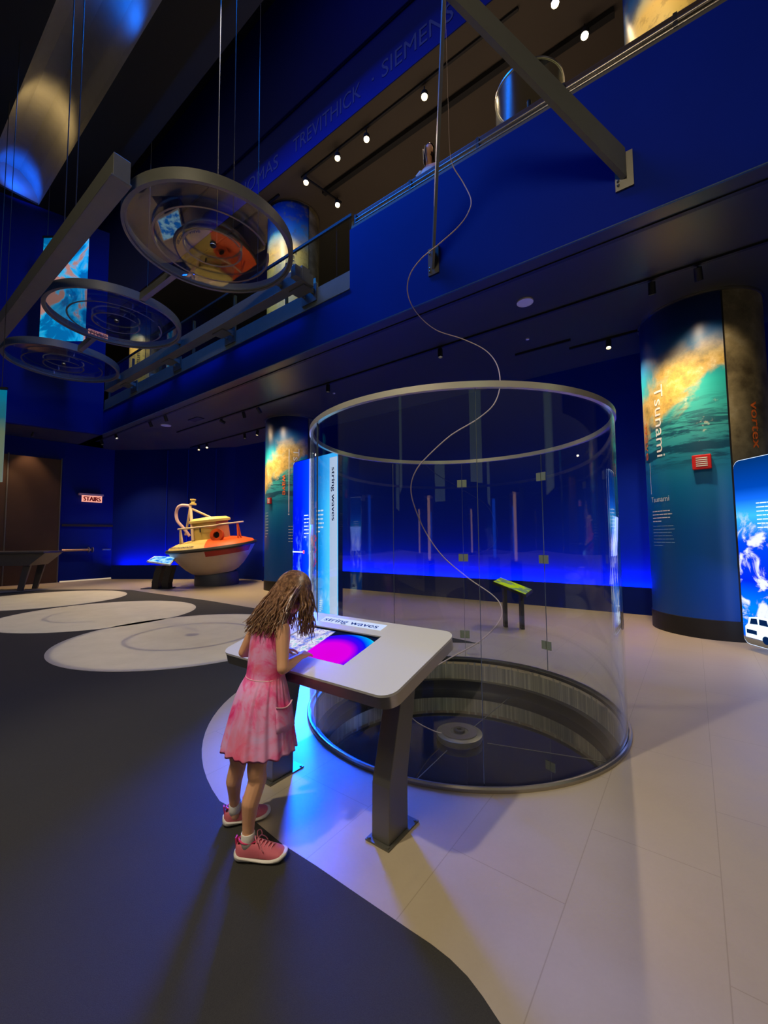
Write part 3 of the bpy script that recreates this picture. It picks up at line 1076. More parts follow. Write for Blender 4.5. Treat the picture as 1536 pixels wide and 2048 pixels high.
# ------------------------------------------------------------------ hanging ripple dishes and their beams
def hang_beam(name, a, b, w, h, lab):
    mb = MB().bar(a, b, w, h)
    mb.bar(Vector(a) - Vector((0, 0, h / 2 + .006)), Vector(b) - Vector((0, 0, h / 2 + .006)), w * 1.2, .022)
    return tag(mb.build(name, M['truss'], bevel=.006), lab, 'beam', 'ceiling frame')


ZB = 6.2
hang_beam('steel_beam', WP(5.62, 1.98, ZB), WP(16.5, 1.98, ZB), .20, .30, 'long grey steel beam on the near side of the hanging dishes')
hang_beam('steel_beam', WP(5.35, 4.86, ZB), WP(14.3, 4.86, ZB), .18, .26, 'long grey steel beam running close along the balcony front')
hang_beam('steel_beam', WP(5.42, 4.62, ZB - .02), WP(5.42, 5.05, ZB - .02), .12, .2, 'stub beam at the near end of the balcony side beam')
DZ = 6.15
dl = ['largest hanging round glass dish with a grey rim, nearest the camera', 'middle hanging glass dish, between the largest dish and the lowest-looking one', 'farthest hanging glass dish at the left edge of the picture']
dpos = []
for (x, y, z) in ((405, 465, 0), (222, 628, 0), (115, 718, 0)):
    dpos.append(hitz(x, y, DZ + .02))
dpos = [Vector((-2.70, 6.29, 0)), Vector((-5.71, 8.54, 0)), Vector((-8.50, 10.67, 0))]


def make_dish(c, lab):
    c = Vector((c.x, c.y, DZ))
    k = thing('glass_dish', c, lab, 'glass dish', 'hanging ripple dishes')
    MB().lathe(c, [(1.175, .0), (1.175, .015), (1.215, .015), (1.215, .15), (1.25, .15), (1.25, -.02), (1.205, -.02), (1.202, .0)], 96, closed=True).build('rim', M['truss'], k, True)
    MB().disc(c, 1.20, .018, .028, 96).build('glass_plate', M['dish_glass'], k, True)
    for r in (.86, .44):
        MB().ring(c, r - .02, r, -.05, .018, 80, a0=radians(8), a1=radians(355)).build('glass_ring', M['glass'], k, True)
        MB().ring(c, r - .024, r + .004, -.056, -.049, 80, a0=radians(8), a1=radians(355)).build('ring_edge', M['steel_grey'], k, True)
    MB().ball(c + Vector((0, 0, -.0)), .05, 12, sc=(1, 1, .6)).build('centre_knob', M['black'], k, True)
    return k


for c, lab in zip(dpos, dl):
    make_dish(c, lab)
# cross ties between the dishes
ax = (dpos[2] - dpos[0]).normalized()
for i in (0, 1):
    a = dpos[i] + ax * 1.25
    b = dpos[i + 1] - ax * 1.25
    a.z = b.z = DZ + .07
    tag(MB().bar(a - ax * .02, b + ax * .02, .1, .14).build('tie_bar', M['truss'], bevel=.005), 'short grey tie bar between the ' + ('largest and the middle' if i == 0 else 'middle and the farthest') + ' glass dish', 'bar')
for i, c in enumerate(dpos):
    s_, d_, _ = sdz(c)
    for sgn, db, nm in ((1, 4.79, 'balcony'), (-1, 2.09, 'near')):
        a = WP(s_, d_ + sgn * 1.255, DZ + .07)
        b = WP(s_, db, DZ + .07)
        if (a - b).length > .03 and (b - a).dot(NV) * sgn > 0:
            tag(MB().bar(a, b, .09, .12).build('dish_bracket', M['truss']), 'grey bracket from the %s glass dish to the %s beam' % (('largest', 'middle', 'farthest')[i], nm), 'bracket')
# wall brackets of the balcony side beam
for i, s_ in enumerate((5.6, 8.2, 10.6, 13.2)):
    k = thing('wall_bracket', WP(s_, 5.15, 5.95), 'grey bracket holding the side beam to the balcony, number %s from the near end' % ('one', 'two', 'three', 'four')[i], 'bracket', 'beam brackets')
    k['label'] = ('grey beam bracket on the balcony at the near end beside the largest dish', 'grey beam bracket on the balcony between the largest and middle dish', 'grey beam bracket on the balcony level with the middle dish', 'grey beam bracket on the balcony at the far end of the beam')[i]
    MB().bar(WP(s_ - .12, 4.9, ZB - .12), WP(s_ - .12, 5.19, ZB - .12), .04, .1).build('arm', M['truss'], k)
    MB().bar(WP(s_ + .12, 4.9, ZB - .12), WP(s_ + .12, 5.19, ZB - .12), .04, .1).build('arm', M['truss'], k)
    MB().box(WP(s_, 4.97, ZB - .16), SV * .2, NV * .12, Vector((0, 0, .012))).build('shelf_plate', M['truss'], k)
    MB().box(WP(s_, 5.17, ZB - .15), SV * .2, NV * .012, Vector((0, 0, .16))).build('back_plate', M['steel_grey'], k)
# suspension wires
wires = [(134, 330, 2.02), (155, 330, 2.02), (436, 330, 3.5), (468, 330, 3.5), (12, 330, 2.02), (300, 400, 4.86), (515, 560, 4.86)]
for i, (x, y, d_) in enumerate(wires):
    q = hitd(x, y, d_)
    zz = ZB + .1 if d_ != 3.5 else DZ + .12
    s_ = sdz(q)[0]
    tag(MB().tube([WP(s_, d_, zz), WP(s_, d_, ZT if d_ > 4.56 else ZH)], .008, 6).build('hanging_wire', M['dark']), 'thin dark suspension wire ' + ('over the near beam, left one of the close pair', 'over the near beam, right one of the close pair', 'above the largest dish, left one of its pair', 'above the largest dish, right one of its pair', 'over the near beam at the left picture edge', 'above the balcony side beam left of the largest dish', 'above the balcony side beam behind the largest dish')[i], 'wire', 'suspension wires')
# ripple lamps high above each dish, shining down through it
for i, (x, y, r) in enumerate(DISH):
    c = dpos[i]
    q = Vector((x, y, 0)) + (Vector((c.x, c.y, DZ)) - Vector((x, y, 0))) * (11.9 / DZ)
    light('ripple_lamp', 'SPOT', q, (x, y, 0), 3000, (1, .86, .58), .03, 16.4, .1)

# hanging banners
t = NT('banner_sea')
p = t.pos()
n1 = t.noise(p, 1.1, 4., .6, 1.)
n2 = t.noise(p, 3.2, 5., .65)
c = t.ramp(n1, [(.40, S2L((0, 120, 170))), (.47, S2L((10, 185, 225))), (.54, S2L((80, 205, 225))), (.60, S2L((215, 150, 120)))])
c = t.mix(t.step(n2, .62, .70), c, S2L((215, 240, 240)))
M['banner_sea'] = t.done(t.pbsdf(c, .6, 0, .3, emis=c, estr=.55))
pA, pB = hity(80, 640, 11.6), hity(171, 640, 11.6)
zt, zb = 10.4, hity(100, 682, 11.6).z
mb = MB().slab([Vector((pA.x, pA.y, zb)), Vector((pB.x, pB.y, zb)), Vector((pB.x, pB.y, zt)), Vector((pA.x, pA.y, zt))], (0, 1, 0), .02)
k = thing('lit_banner', Vector((pA.x, pA.y, zb)), 'tall glowing turquoise banner of a swimmer in water, seen past the hanging dishes', 'banner')
mb.build('printed_panel', M['banner_sea'], k)
MB().bar((pA.x - .03, 11.61, zt + .03), (pB.x + .03, 11.61, zt + .03), .06, .06).build('top_bar', M['dark'], k)
MB().tube([(pA.x + .1, 11.61, zt), (pA.x + .1, 11.61, ZH)], .01, 6).build('cord', M['dark'], k)
MB().tube([(pB.x - .1, 11.61, zt), (pB.x - .1, 11.61, ZH)], .01, 6).build('cord', M['dark'], k)
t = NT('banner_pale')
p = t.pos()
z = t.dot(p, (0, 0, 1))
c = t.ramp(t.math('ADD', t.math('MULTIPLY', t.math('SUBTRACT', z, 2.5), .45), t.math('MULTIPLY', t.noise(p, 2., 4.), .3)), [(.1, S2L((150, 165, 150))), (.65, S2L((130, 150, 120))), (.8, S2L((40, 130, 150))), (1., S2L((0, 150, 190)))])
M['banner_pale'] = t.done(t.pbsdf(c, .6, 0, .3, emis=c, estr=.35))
pA, pB = hity(-60, 870, 8), hity(8, 870, 8)
k = thing('lit_banner', Vector((pB.x, pB.y, 2.62)), 'hanging banner cut by the left picture edge, turquoise fading to pale green', 'banner')
MB().slab([Vector((pA.x, 8, 2.60)), Vector((pB.x, 8, 2.62)), Vector((pB.x, 8, 4.46)), Vector((pA.x, 8, 4.5))], (0, 1, 0), .02).build('printed_panel', M['banner_pale'], k)
MB().bar((pA.x, 8.01, 4.5), (pB.x + .01, 8.01, 4.5), .04, .04).build('top_bar', M['dark'], k)
MB().tube([(pB.x - .1, 8.01, 4.5), (pB.x - .1, 8.01, ZH)], .006, 6).build('cord', M['dark'], k)
# blue framed screens on the upper gallery
t = NT('screen_blue')
p = t.pos()
M['screen_blue'] = t.done(t.n('ShaderNodeEmission', {0: t.mix(t.noise(p, 3., 3.), S2L((10, 60, 150)), S2L((60, 130, 200))), 1: .9}))
for (x0, y0, x1, y1, d_, lab) in ((118, 655, 190, 690, 9.5, 'wide blue screen on the far upper gallery between the dishes'), (300, 765, 372, 785, 6.0, 'blue lit screen on the upper gallery behind the balcony side beam'), (604, 570, 630, 575, 5.45, 'small light blue screen edge on the upper gallery right of the largest dish')):
    a, b = hitd(x0, y0, d_), hitd(x1, y0, d_)
    z1_, z0_ = a.z, a.z - abs(hitd(x0, y1, d_).z - a.z) * 1.6
    k = thing('gallery_screen', Vector(((a.x + b.x) / 2, (a.y + b.y) / 2, min(z0_, z1_))), lab, 'screen', 'upper gallery screens')
    MB().slab([Vector((a.x, a.y, z0_)), Vector((b.x, b.y, z0_)), Vector((b.x, b.y, z1_)), Vector((a.x, a.y, z1_))], NV, .02).build('display', M['screen_blue'], k)
    m = (a + b) / 2
    MB().box(Vector((m.x, m.y, (z0_ + z1_) / 2)) + NV * .05, (b - a) * .52, NV * .025, Vector((0, 0, (z1_ - z0_) * .54))).build('frame', M['white'], k)
    MB().tube([Vector((m.x, m.y, z0_)) + NV * .05, Vector((m.x, m.y, ZF - .02)) + NV * .05], .04, 10).build('stand', M['truss'], k)

# ------------------------------------------------------------------ lit graphic panels
def frame_panel(name, A, B, z0, z1, th, r, lab, mat, edge, cat='lit panel'):
    """upright board from ground point A (viewer's left) to B with rounded corners"""
    A, B = Vector((*A, 0)), Vector((*B, 0))
    u = (B - A).normalized()
    W_ = (B - A).length
    nrm = Vector((u.y, -u.x, 0))      # toward the viewer
    pts = []
    for (cx_, cz_, a0) in ((r, z0 + r, 180), (W_ - r, z0 + r, 270), (W_ - r, z1 - r, 0), (r, z1 - r, 90)):
        for q in range(7):
            a = radians(a0 + 15 * q)
            pts.append((cx_ + r * cos(a), cz_ + r * sin(a)))
    k = thing(name, A.lerp(B, .5), lab, cat)
    P3 = lambda x, z, o=0.: A + u * x + Vector((0, 0, z)) + nrm * o
    MB().slab([P3(x, z, -th) for x, z in pts], nrm, th).build('casing', edge, k)
    face = [P3(W_ / 2 + (x - W_ / 2) * .985, (z0 + z1) / 2 + (z - (z0 + z1) / 2) * .993, .001) for x, z in pts]
    MB().slab(face, nrm, .006).build('printed_face', mat, k)
    return k, P3, u, nrm, W_


# left: string waves panel
PA, PB = (-1.187, 5.36), (-.52, 4.675)
uL = Vector((PB[0] - PA[0], PB[1] - PA[1], 0)).normalized()
t = NT('string_panel_print')
p = t.pos()
u = t.dot(p, uL, -Vector((*PA, 0)).dot(uL))
z = t.dot(p, (0, 0, 1))
n1 = t.noise(t.xyz(t.math('MULTIPLY', u, 3.), z, 0.), 3., 5., .6)
c = t.ramp(u, [(0., S2L((0, 12, 170))), (.20, S2L((0, 20, 235))), (.37, S2L((0, 60, 250))), (.42, S2L((225, 240, 255))), (.455, S2L((235, 245, 255))), (.49, S2L((0, 110, 235))), (.60, S2L((0, 150, 245))), (.78, S2L((70, 190, 255)))])
c = t.mix(t.math('MULTIPLY', t.step(n1, .5, .66), t.math('MULTIPLY', t.step(z, 1.9, .9), .45)), c, S2L((130, 200, 250)))
c = t.mix(t.math('MULTIPLY', t.step(z, 1.75, 2.3), .35), c, S2L((0, 40, 160)))
c = t.mix(t.math('MULTIPLY', t.step(n1, .55, .6), t.step(z, .9, .3)), c, S2L((210, 230, 255)))
M['string_print'] = t.done(t.n('ShaderNodeEmission', {0: c, 1: 1.7}))
M['edge_lit'] = plain('clear_edge', (150, 190, 235), .3)
PL_, PF, pu, pn, pw = frame_panel('graphic_board', PA, PB, .05, 2.46, .06, .05, 'tall glowing blue panel with vertical string waves lettering beside the glass tube', M['string_print'], M['blue_dark'])
M['label_lit'] = emit('lit_label', (205, 220, 255), 1.0)
MB().slab([PF(pw - .15, .3, .008), PF(pw - .01, .3, .008), PF(pw - .01, 2.40, .008), PF(pw - .15, 2.40, .008)], pn, .004).build('label_strip', M['label_lit'], PL_)
M['navy_print'] = plain('navy_print', (14, 40, 110), .5)
mb = MB()
put_text(mb, 'string waves', lambda x, y: PF(pw - .105 + y, 2.28 - x, .0135), .06, width=.62, bold=.003)
mb.build('lettering', M['navy_print'], PL_)
M['white_lit'] = emit('lit_white_print', (215, 235, 255), 1.5)
mb = MB()
lines_of_text(mb, lambda x, y: PF(.53 + x, 1.78 + y, .009), 6, .16, .018, .05, seed=11)
lines_of_text(mb, lambda x, y: PF(.60 + x, .72 + y, .009), 6, .07, .01, .024, seed=12)
lines_of_text(mb, lambda x, y: PF(.27 + x, 1.74 + y, .009), 7, .11, .012, .045, seed=13)
mb.build('caption', M['white_lit'], PL_)
M['pink_lit'] = emit('lit_pink_print', (255, 90, 130), 1.4)
mb = MB()
for i in range(14):
    z_ = 1.5 - i * .028
    x_ = .505 + .02 * sin(i * 1.3)
    mb.slab([PF(x_ - .016, z_, .009), PF(x_ + .016, z_, .009), PF(x_ + .016, z_ - .024, .009), PF(x_ - .016, z_ - .024, .009)], pn, .001)
mb.slab([PF(.245, 1.31, .009), PF(.28, 1.31, .009), PF(.28, 1.27, .009), PF(.245, 1.27, .009)], pn, .001)
mb.build('pink_mark', M['pink_lit'], PL_)
mb = MB()
mb.slab([PF(0.01, 1.295, .009), PF(.245, 1.295, .009), PF(.245, 1.28, .009), PF(.01, 1.28, .009)], pn, .001)
mb.slab([PF(0.01, .90, .009), PF(.26, .90, .009), PF(.26, .885, .009), PF(.01, .885, .009)], pn, .001)
mb.slab([PF(.40, .42, .009), PF(.46, .60, .009), PF(.50, .42, .009)], pn, .001)
mb.build('line_mark', M['white_lit'], PL_)
lp = light('panel_glow', 'AREA', PF(pw * .62, .95, .22), (-.50, 2.95, -.1), 58, (.0, .075, 1), .35, sizey=1.5)
lp.data.spread = radians(58)
lp.parent = PL_
lp.location = Vector(lp.location) - wloc(PL_)

# right: sky panel with a truck
PA2, PB2 = (4.60, 5.36), (4.61, 4.3)
uR = Vector((PB2[0] - PA2[0], PB2[1] - PA2[1], 0)).normalized()
t = NT('sky_panel_print')
p = t.pos()
u = t.dot(p, uR, -Vector((*PA2, 0)).dot(uR))
z = t.dot(p, (0, 0, 1))
n1 = t.noise(t.xyz(u, z, 2.3), 3.2, 7., .6, .5)
c = t.ramp(t.math('DIVIDE', z, 2.5), [(0., S2L((70, 60, 50))), (.065, S2L((110, 100, 90))), (.075, S2L((0, 90, 240))), (.22, S2L((0, 130, 250))), (.35, S2L((0, 40, 235))), (.55, S2L((0, 70, 235))), (.68, S2L((60, 190, 250))), (.76, S2L((20, 110, 250))), (.82, S2L((0, 70, 180))), (1., S2L((2, 44, 92)))])
cl = t.math('MULTIPLY', t.step(n1, .50, .60), t.math('MULTIPLY', t.step(z, .3, .45), t.step(z, 1.8, 1.5)))
c = t.mix(cl, c, S2L((235, 240, 250)))
M['sky_print'] = t.done(t.n('ShaderNodeEmission', {0: c, 1: 1.15}))
M['edge_white'] = emit('lit_acrylic_edge', (205, 225, 255), 1.4)
PR_, PG, pu2, pn2, pw2 = frame_panel('graphic_board', PA2, PB2, .08, 2.42, .05, .09, 'tall glowing sky and cloud panel with a white truck at the right picture edge', M['sky_print'], M['edge_white'])
mb = MB()
truck = [(.10, .17), (.10, .30), (.14, .34), (.16, .42), (.30, .45), (.44, .45), (.50, .38), (.66, .36), (.68, .20), (.62, .17)]
mb.slab([PG(x - .06, z, .008) for x, z in truck], pn2, .002)
mb.build('truck_print', M['white_lit'], PR_)
M['navy_lit'] = emit('lit_navy_print', (10, 40, 90), .8)
mb = MB()
for win in ([(.17, .34), (.19, .41), (.27, .42), (.28, .35)], [(.30, .35), (.30, .42), (.40, .42), (.42, .35)], [(.44, .34), (.44, .41), (.48, .37), (.49, .34)], [(.12, .22), (.12, .27), (.26, .27), (.26, .22)]):
    mb.slab([PG(x - .06, z, .0115) for x, z in win], pn2, .001)
for xw in (.38, .58):
    for rr, zz in ((.05, .0115),):
        mb.slab([PG(xw - .06 + rr * cos(a), .18 + rr * sin(a), zz) for a in np.linspace(0, 2 * pi, 17)[:-1]], pn2, .001)
mb.build('truck_detail', M['navy_lit'], PR_)
mb = MB()
lines_of_text(mb, lambda x, y: PG(.30 + x, 1.84 + y, .009), 7, .5, .012, .05, seed=15)
mb.build('caption', M['white_lit'], PR_)
lp = light('panel_glow', 'AREA', PG(pw2 * .5, 1.2, .06), PG(pw2 * .5, .1, .7), 18, (.22, .28, 1), .8, sizey=2.0)
lp.parent = PR_
lp.location = Vector(lp.location) - wloc(PR_)


# ------------------------------------------------------------------ console
SL = atan2(.255, 1.)
VV = NV * cos(SL) + Vector((0, 0, sin(SL)))
TN = Vector((0, 0, cos(SL))) - NV * sin(SL)


def TP(s, v, o=0.):
    """point on the sloping console top: s along the front, v up the slope, o above it"""
    return WP(s, 1.435, .775) + SV * 0 + VV * v + TN * o


S0, S1, VD = 1.055, 2.33, .645
CON = thing('console', WP(1.7, 1.75, 0), 'white topped steel console titled string waves that the girl leans on', 'console')


def rrect(s0, s1, v0, v1, r, n=8):
    out = []
    for cs, cv, a0 in ((s0 + r, v0 + r, 180), (s1 - r, v0 + r, 270), (s1 - r, v1 - r, 0), (s0 + r, v1 - r, 90)):
        for q in range(n + 1):
            a = radians(a0 + 90 * q / n)
            out.append((cs + r * cos(a), cv + r * sin(a)))
    return out


out = rrect(S0, S1, 0, VD, .075)
M['top_white'] = plain('white_solid_top', (214, 214, 204), .38, 0, .5, .03, 2.)
# white top with the screen opening: build as four bands round the opening
SS0, SS1, SV0, SV1 = 1.447, 2.045, .145, .475
mb = MB()
inn = []
for (s_, v_) in out:
    inn.append((min(max(s_, SS0), SS1), min(max(v_, SV0), SV1)))
n_ = len(out)
# make opening ring follow corner by angle
ang_o = [atan2(v_ - (SV0 + SV1) / 2, s_ - (SS0 + SS1) / 2) for s_, v_ in out]
vs = [TP(s_, v_, 0) for s_, v_ in out] + [TP(s_, v_, 0) for s_, v_ in inn] + [TP(s_, v_, -.012) for s_, v_ in out] + [TP(s_, v_, -.012) for s_, v_ in inn]
fs = []
for i in range(n_):
    j = (i + 1) % n_
    fs.append((i, j, n_ + j, n_ + i))
    fs.append((2 * n_ + i, 3 * n_ + i, 3 * n_ + j, 2 * n_ + j))
    fs.append((i, 2 * n_ + i, 2 * n_ + j, j))
    fs.append((n_ + i, n_ + j, 3 * n_ + j, 3 * n_ + i))
mb.add(vs, fs)
mb.build('tabletop', M['top_white'], CON)
mb = MB()
out2 = rrect(S0 + .002, S1 - .002, .002, VD - .002, .074)
vs = [TP(s_, v_, -.0125) for s_, v_ in out2] + [TP(s_, v_, -.068) for s_, v_ in out2]
mb.add(vs, [(i, (i + 1) % n_, (i + 1) % n_ + n_, i + n_) for i in range(n_)] + [tuple(range(n_, 2 * n_))])
mb.build('steel_apron', M['steel'], CON, True)
mb = MB()
mb.slab([TP(S0 + .15, .10, -.069), TP(S1 - .15, .10, -.069), TP(S1 - .15, .52, -.069), TP(S0 + .15, .52, -.069)], -TN, .05)
mb.build('under_box', M['dark'], CON, bevel=.01)
for s_ in (1.205, 2.065):
    a, b = s_, s_ + .105
    prof = [(1.625, .008), (1.785, .008), (1.787, .26), (1.888, .815 - .06), (1.76, .785 - .06), (1.63, .26)]
    mb = MB()
    vs = [WP(a, d_, z_) for d_, z_ in prof] + [WP(b, d_, z_) for d_, z_ in prof]
    L = len(prof)
    mb.add(vs, [tuple(range(L)), tuple(range(L, 2 * L))] + [(i, (i + 1) % L, (i + 1) % L + L, i + L) for i in range(L)])
    leg = mb.build('leg', M['steel_grey'], CON, bevel=.004)
    mb = MB().wbox(s_ - .015, s_ + .125, 1.60, 1.86, .0, .008)
    for ds, dd in ((-.002, .012), (.112, .012), (-.002, .245), (.112, .245)):
        mb.disc(WP(s_ + ds, 1.60 + dd, 0), .008, .008, .014, 10)
    mb.build('foot_plate', M['steel_grey'], leg)
# screen
t = NT('console_screen')
p = t.pos()
o0 = WP(0, 1.435, .775)
us = t.dot(p, SV)
uv = t.dot(p, VV, -o0.dot(VV))
dx = t.math('MULTIPLY', t.math('SUBTRACT', us, 1.60), .92)
dy = t.math('SUBTRACT', uv, .21)
dd = t.math('SQRT', t.math('ADD', t.math('MULTIPLY', dx, dx), t.math('MULTIPLY', dy, dy)))
sh = t.math('ADD', dd, t.math('MULTIPLY', dx, -.28))
disc = t.ramp(t.math('MULTIPLY', sh, 3.4), [(0., S2L((222, 0, 222))), (.42, S2L((222, 0, 232))), (.60, S2L((70, 0, 246))), (.74, S2L((0, 20, 250))), (.90, S2L((0, 170, 250))), (1., S2L((60, 240, 240)))])
c = t.mix(t.math('GREATER_THAN', dd, .245), disc, S2L((14, 24, 60)))
mp = t.noise(t.xyz(us, uv, 0.), 14., 5., .6)
mp2 = t.noise(t.xyz(us, uv, 4.), 60., 3., .6)
mc = t.ramp(mp, [(.30, S2L((30, 60, 200))), (.42, S2L((130, 150, 235))), (.50, S2L((200, 190, 235))), (.56, S2L((235, 235, 250))), (.68, S2L((80, 190, 210)))])
mc = t.mix(t.math('MULTIPLY', t.step(mp2, .58, .64), .6), mc, S2L((20, 40, 110)))
edge = t.math('ADD', us, t.math('MULTIPLY', uv, -.05))
c = t.mix(t.math('GREATER_THAN', edge, 1.765), c, mc)
c = t.mix(t.math('GREATER_THAN', uv, .455), c, S2L((10, 14, 30)))
M['screen'] = t.done(t.n('ShaderNodeEmission', {0: c, 1: 1.0}))
MB().slab([TP(SS0, SV0, -.008), TP(SS1, SV0, -.008), TP(SS1, SV1, -.008), TP(SS0, SV1, -.008)], -TN, .02).build('screen', M['screen'], CON)
MB().slab([TP(1.50, .535, .0004), TP(2.01, .535, .0004), TP(2.01, .608, .0004), TP(1.50, .608, .0004)], TN, .0012).build('lit_label', M['label_lit'], CON, label='white lit title strip')
M['label_blue'] = plain('blue_print', (24, 70, 170), .5)
mb = MB()
put_text(mb, 'string waves', lambda x, y: TP(1.985 - x, .550 + y, .0022), .046, width=.445, bold=.0016)
mb.build('lettering', M['label_blue'], CON)

# ------------------------------------------------------------------ body helpers
def blob_parts(mb, chain):
    """chain = [(point, radius), ..] overlapping balls and cones, closed pieces for voxel union"""
    for i, (p, r) in enumerate(chain):
        mb.ball(p, r, 14)
        if i:
            p0, r0 = chain[i - 1]
            if (Vector(p) - Vector(p0)).length > 1e-4:
                mb.tube([p0, p], [r0, r], 14)
    return mb


def skin(mb, name, mat, parent, voxel=.004, iters=6, mats2=None):
    me = bpy.data.meshes.new(name)
    o0 = wloc(parent)
    me.from_pydata([tuple(Vector(v) - o0) for v in mb.v], [], mb.f)
    me.materials.append(mat)
    bm = bmesh.new()
    bm.from_mesh(me)
    bmesh.ops.remove_doubles(bm, verts=bm.verts, dist=1e-7)
    bm.to_mesh(me)
    bm.free()
    o = bpy.data.objects.new(name, me)
    COL.objects.link(o)
    o.parent = parent
    md = o.modifiers.new('union', 'REMESH')
    md.mode = 'VOXEL'
    md.voxel_size = voxel
    md.use_smooth_shade = True
    sm = o.modifiers.new('smooth', 'SMOOTH')
    sm.factor = .5
    sm.iterations = iters
    return o


# ------------------------------------------------------------------ the girl
t = NT('skin')
p = t.n('ShaderNodeTexCoord', out='Object')
c = t.mix(t.noise(p, 14., 3.), S2L((222, 162, 118)), S2L((234, 178, 136)))
pb = t.n('ShaderNodeBsdfPrincipled', {'Base Color': c, 'Roughness': .5, 'Subsurface Weight': .12, 'Subsurface Radius': (.02, .008, .004), 'Subsurface Scale': .5})
M['skin'] = t.done(pb)
GIRL = thing('person', WP(1.78, 1.26, 0), 'girl in a pink tie-dye sleeveless dress leaning over the console screen', 'person')
Z = Vector((0, 0, 1))
Hc = WP(1.755, 1.515, 1.165)
F_ = (NV * .80 - Z * .60 + SV * -.10).normalized()
R_ = (SV * -1).copy()
U_ = R_.cross(F_).normalized()
R_ = F_.cross(U_).normalized()
AX = Matrix((R_, F_, U_)).transposed()
mb = MB()
# head, face
mb.ball(Hc, 1., 20, sc=(.070, .084, .094), axis=AX)
mb.ball(Hc + F_ * .022 - U_ * .055, 1., 16, sc=(.050, .052, .050), axis=AX)
mb.ball(Hc + F_ * .048 - U_ * .085, .020, 12)
blob_parts(mb, [(Hc + F_ * .082 + U_ * .005, .008), (Hc + F_ * .096 - U_ * .022, .011)])
for q in (-1, 1):
    mb.ball(Hc + R_ * q * .070 - U_ * .012 - F_ * .004, 1., 12, sc=(.008, .018, .026), axis=AX)
    mb.ball(Hc + R_ * q * .034 + F_ * .060 - U_ * .030, .024, 12)
# neck and trunk
blob_parts(mb, [(Hc - U_ * .05 - F_ * .025, .040), (WP(1.77, 1.41, 1.065), .040), (WP(1.77, 1.38, 1.03), .046)])
blob_parts(mb, [(WP(1.69, 1.372, 1.01), .038), (WP(1.77, 1.38, 1.025), .052), (WP(1.85, 1.378, 1.01), .038)])
mb.ball(WP(1.77, 1.375, .94), 1., 18, sc=(.105, .072, .10), axis=Matrix((SV, NV, Z)).transposed())
mb.ball(WP(1.77, 1.35, .82), 1., 18, sc=(.095, .068, .12), axis=Matrix((SV, NV, Z)).transposed())
mb.ball(WP(1.775, 1.325, .68), 1., 18, sc=(.098, .070, .10), axis=Matrix((SV, NV, Z)).transposed())
# legs
RA, LA = WP(1.690, 1.195, .085), WP(1.935, 1.29, .085)
blob_parts(mb, [(WP(1.720, 1.315, .65), .056), (WP(1.702, 1.262, .50), .054), (WP(1.688, 1.236, .36), .043), (WP(1.686, 1.243, .33), .042), (WP(1.688, 1.205, .24), .040), (WP(1.690, 1.198, .15), .028), (RA, .025), (WP(1.684, 1.196, .05), .026)])
blob_parts(mb, [(WP(1.835, 1.315, .65), .056), (WP(1.862, 1.272, .50), .053), (WP(1.884, 1.268, .36), .042), (WP(1.886, 1.274, .33), .041), (WP(1.905, 1.262, .24), .039), (WP(1.925, 1.278, .15), .028), (LA, .025), (WP(1.935, 1.29, .05), .026)])
blob_parts(mb, [(WP(1.70, 1.19, .035), .026), (WP(1.66, 1.215, .030), .018), (WP(1.61, 1.25, .024), .013)])
blob_parts(mb, [(WP(1.94, 1.285, .035), .018), (WP(1.915, 1.33, .028), .016), (WP(1.885, 1.38, .024), .012)])
# arms
sh_R, el_R, wr_R = WP(1.662, 1.362, 1.005), WP(1.612, 1.325, .828), WP(1.648, 1.470, .846)
sh_L, el_L, wr_L = WP(1.878, 1.372, 1.00), WP(1.945, 1.335, .85), WP(1.872, 1.515, .835)
blob_parts(mb, [(sh_R, .036), (sh_R.lerp(el_R, .35), .034), (sh_R.lerp(el_R, .8), .029), (el_R, .029), (el_R.lerp(wr_R, .3), .028), (el_R.lerp(wr_R, .75), .021), (wr_R, .0175)])
blob_parts(mb, [(sh_L, .034), (sh_L.lerp(el_L, .5), .031), (el_L, .027), (el_L.lerp(wr_L, .3), .026), (wr_L, .0175)])


def hand(mb, wr, fwd, side, up, curl, k=.92, thumb=1.):
    """palm plus four fingers and a thumb; fwd along fingers, side toward the thumb"""
    pal = wr + fwd * .034 * k
    for q in (-1.2, -.4, .4, 1.2):
        blob_parts(mb, [(wr + side * q * .005, .0125 * k), (wr + fwd * .026 * k + side * q * .0115 * k, .0112 * k), (wr + fwd * .056 * k + side * q * .0145 * k + up * .002, .0092 * k)])
    for q, ln in ((1.35, .050), (.45, .056), (-.45, .053), (-1.35, .043)):
        b = wr + fwd * .056 * k + side * q * .0155 * k + up * .002
        d0 = (fwd + side * q * .06).normalized()
        pts = [(b, .0080 * k)]
        cur = b
        an = 0.
        for j, fr in enumerate((.42, .33, .27)):
            an += curl * (.7 + .25 * j)
            dr = (d0 * cos(an) - up * sin(an)).normalized()
            cur = cur + dr * ln * fr * k * 1.12
            pts.append((cur, (.0076 - .0008 * j) * k))
        blob_parts(mb, pts)
    tb = wr + fwd * .014 * k + side * .015 * k
    blob_parts(mb, [(tb, .011 * k), (tb + fwd * .018 * k + side * .017 * k - up * .004, .0098 * k), (tb + fwd * .038 * k + side * .024 * k - up * .008, .0080 * k), (tb + fwd * .052 * k + side * .024 * k - up * .013, .0068 * k)])


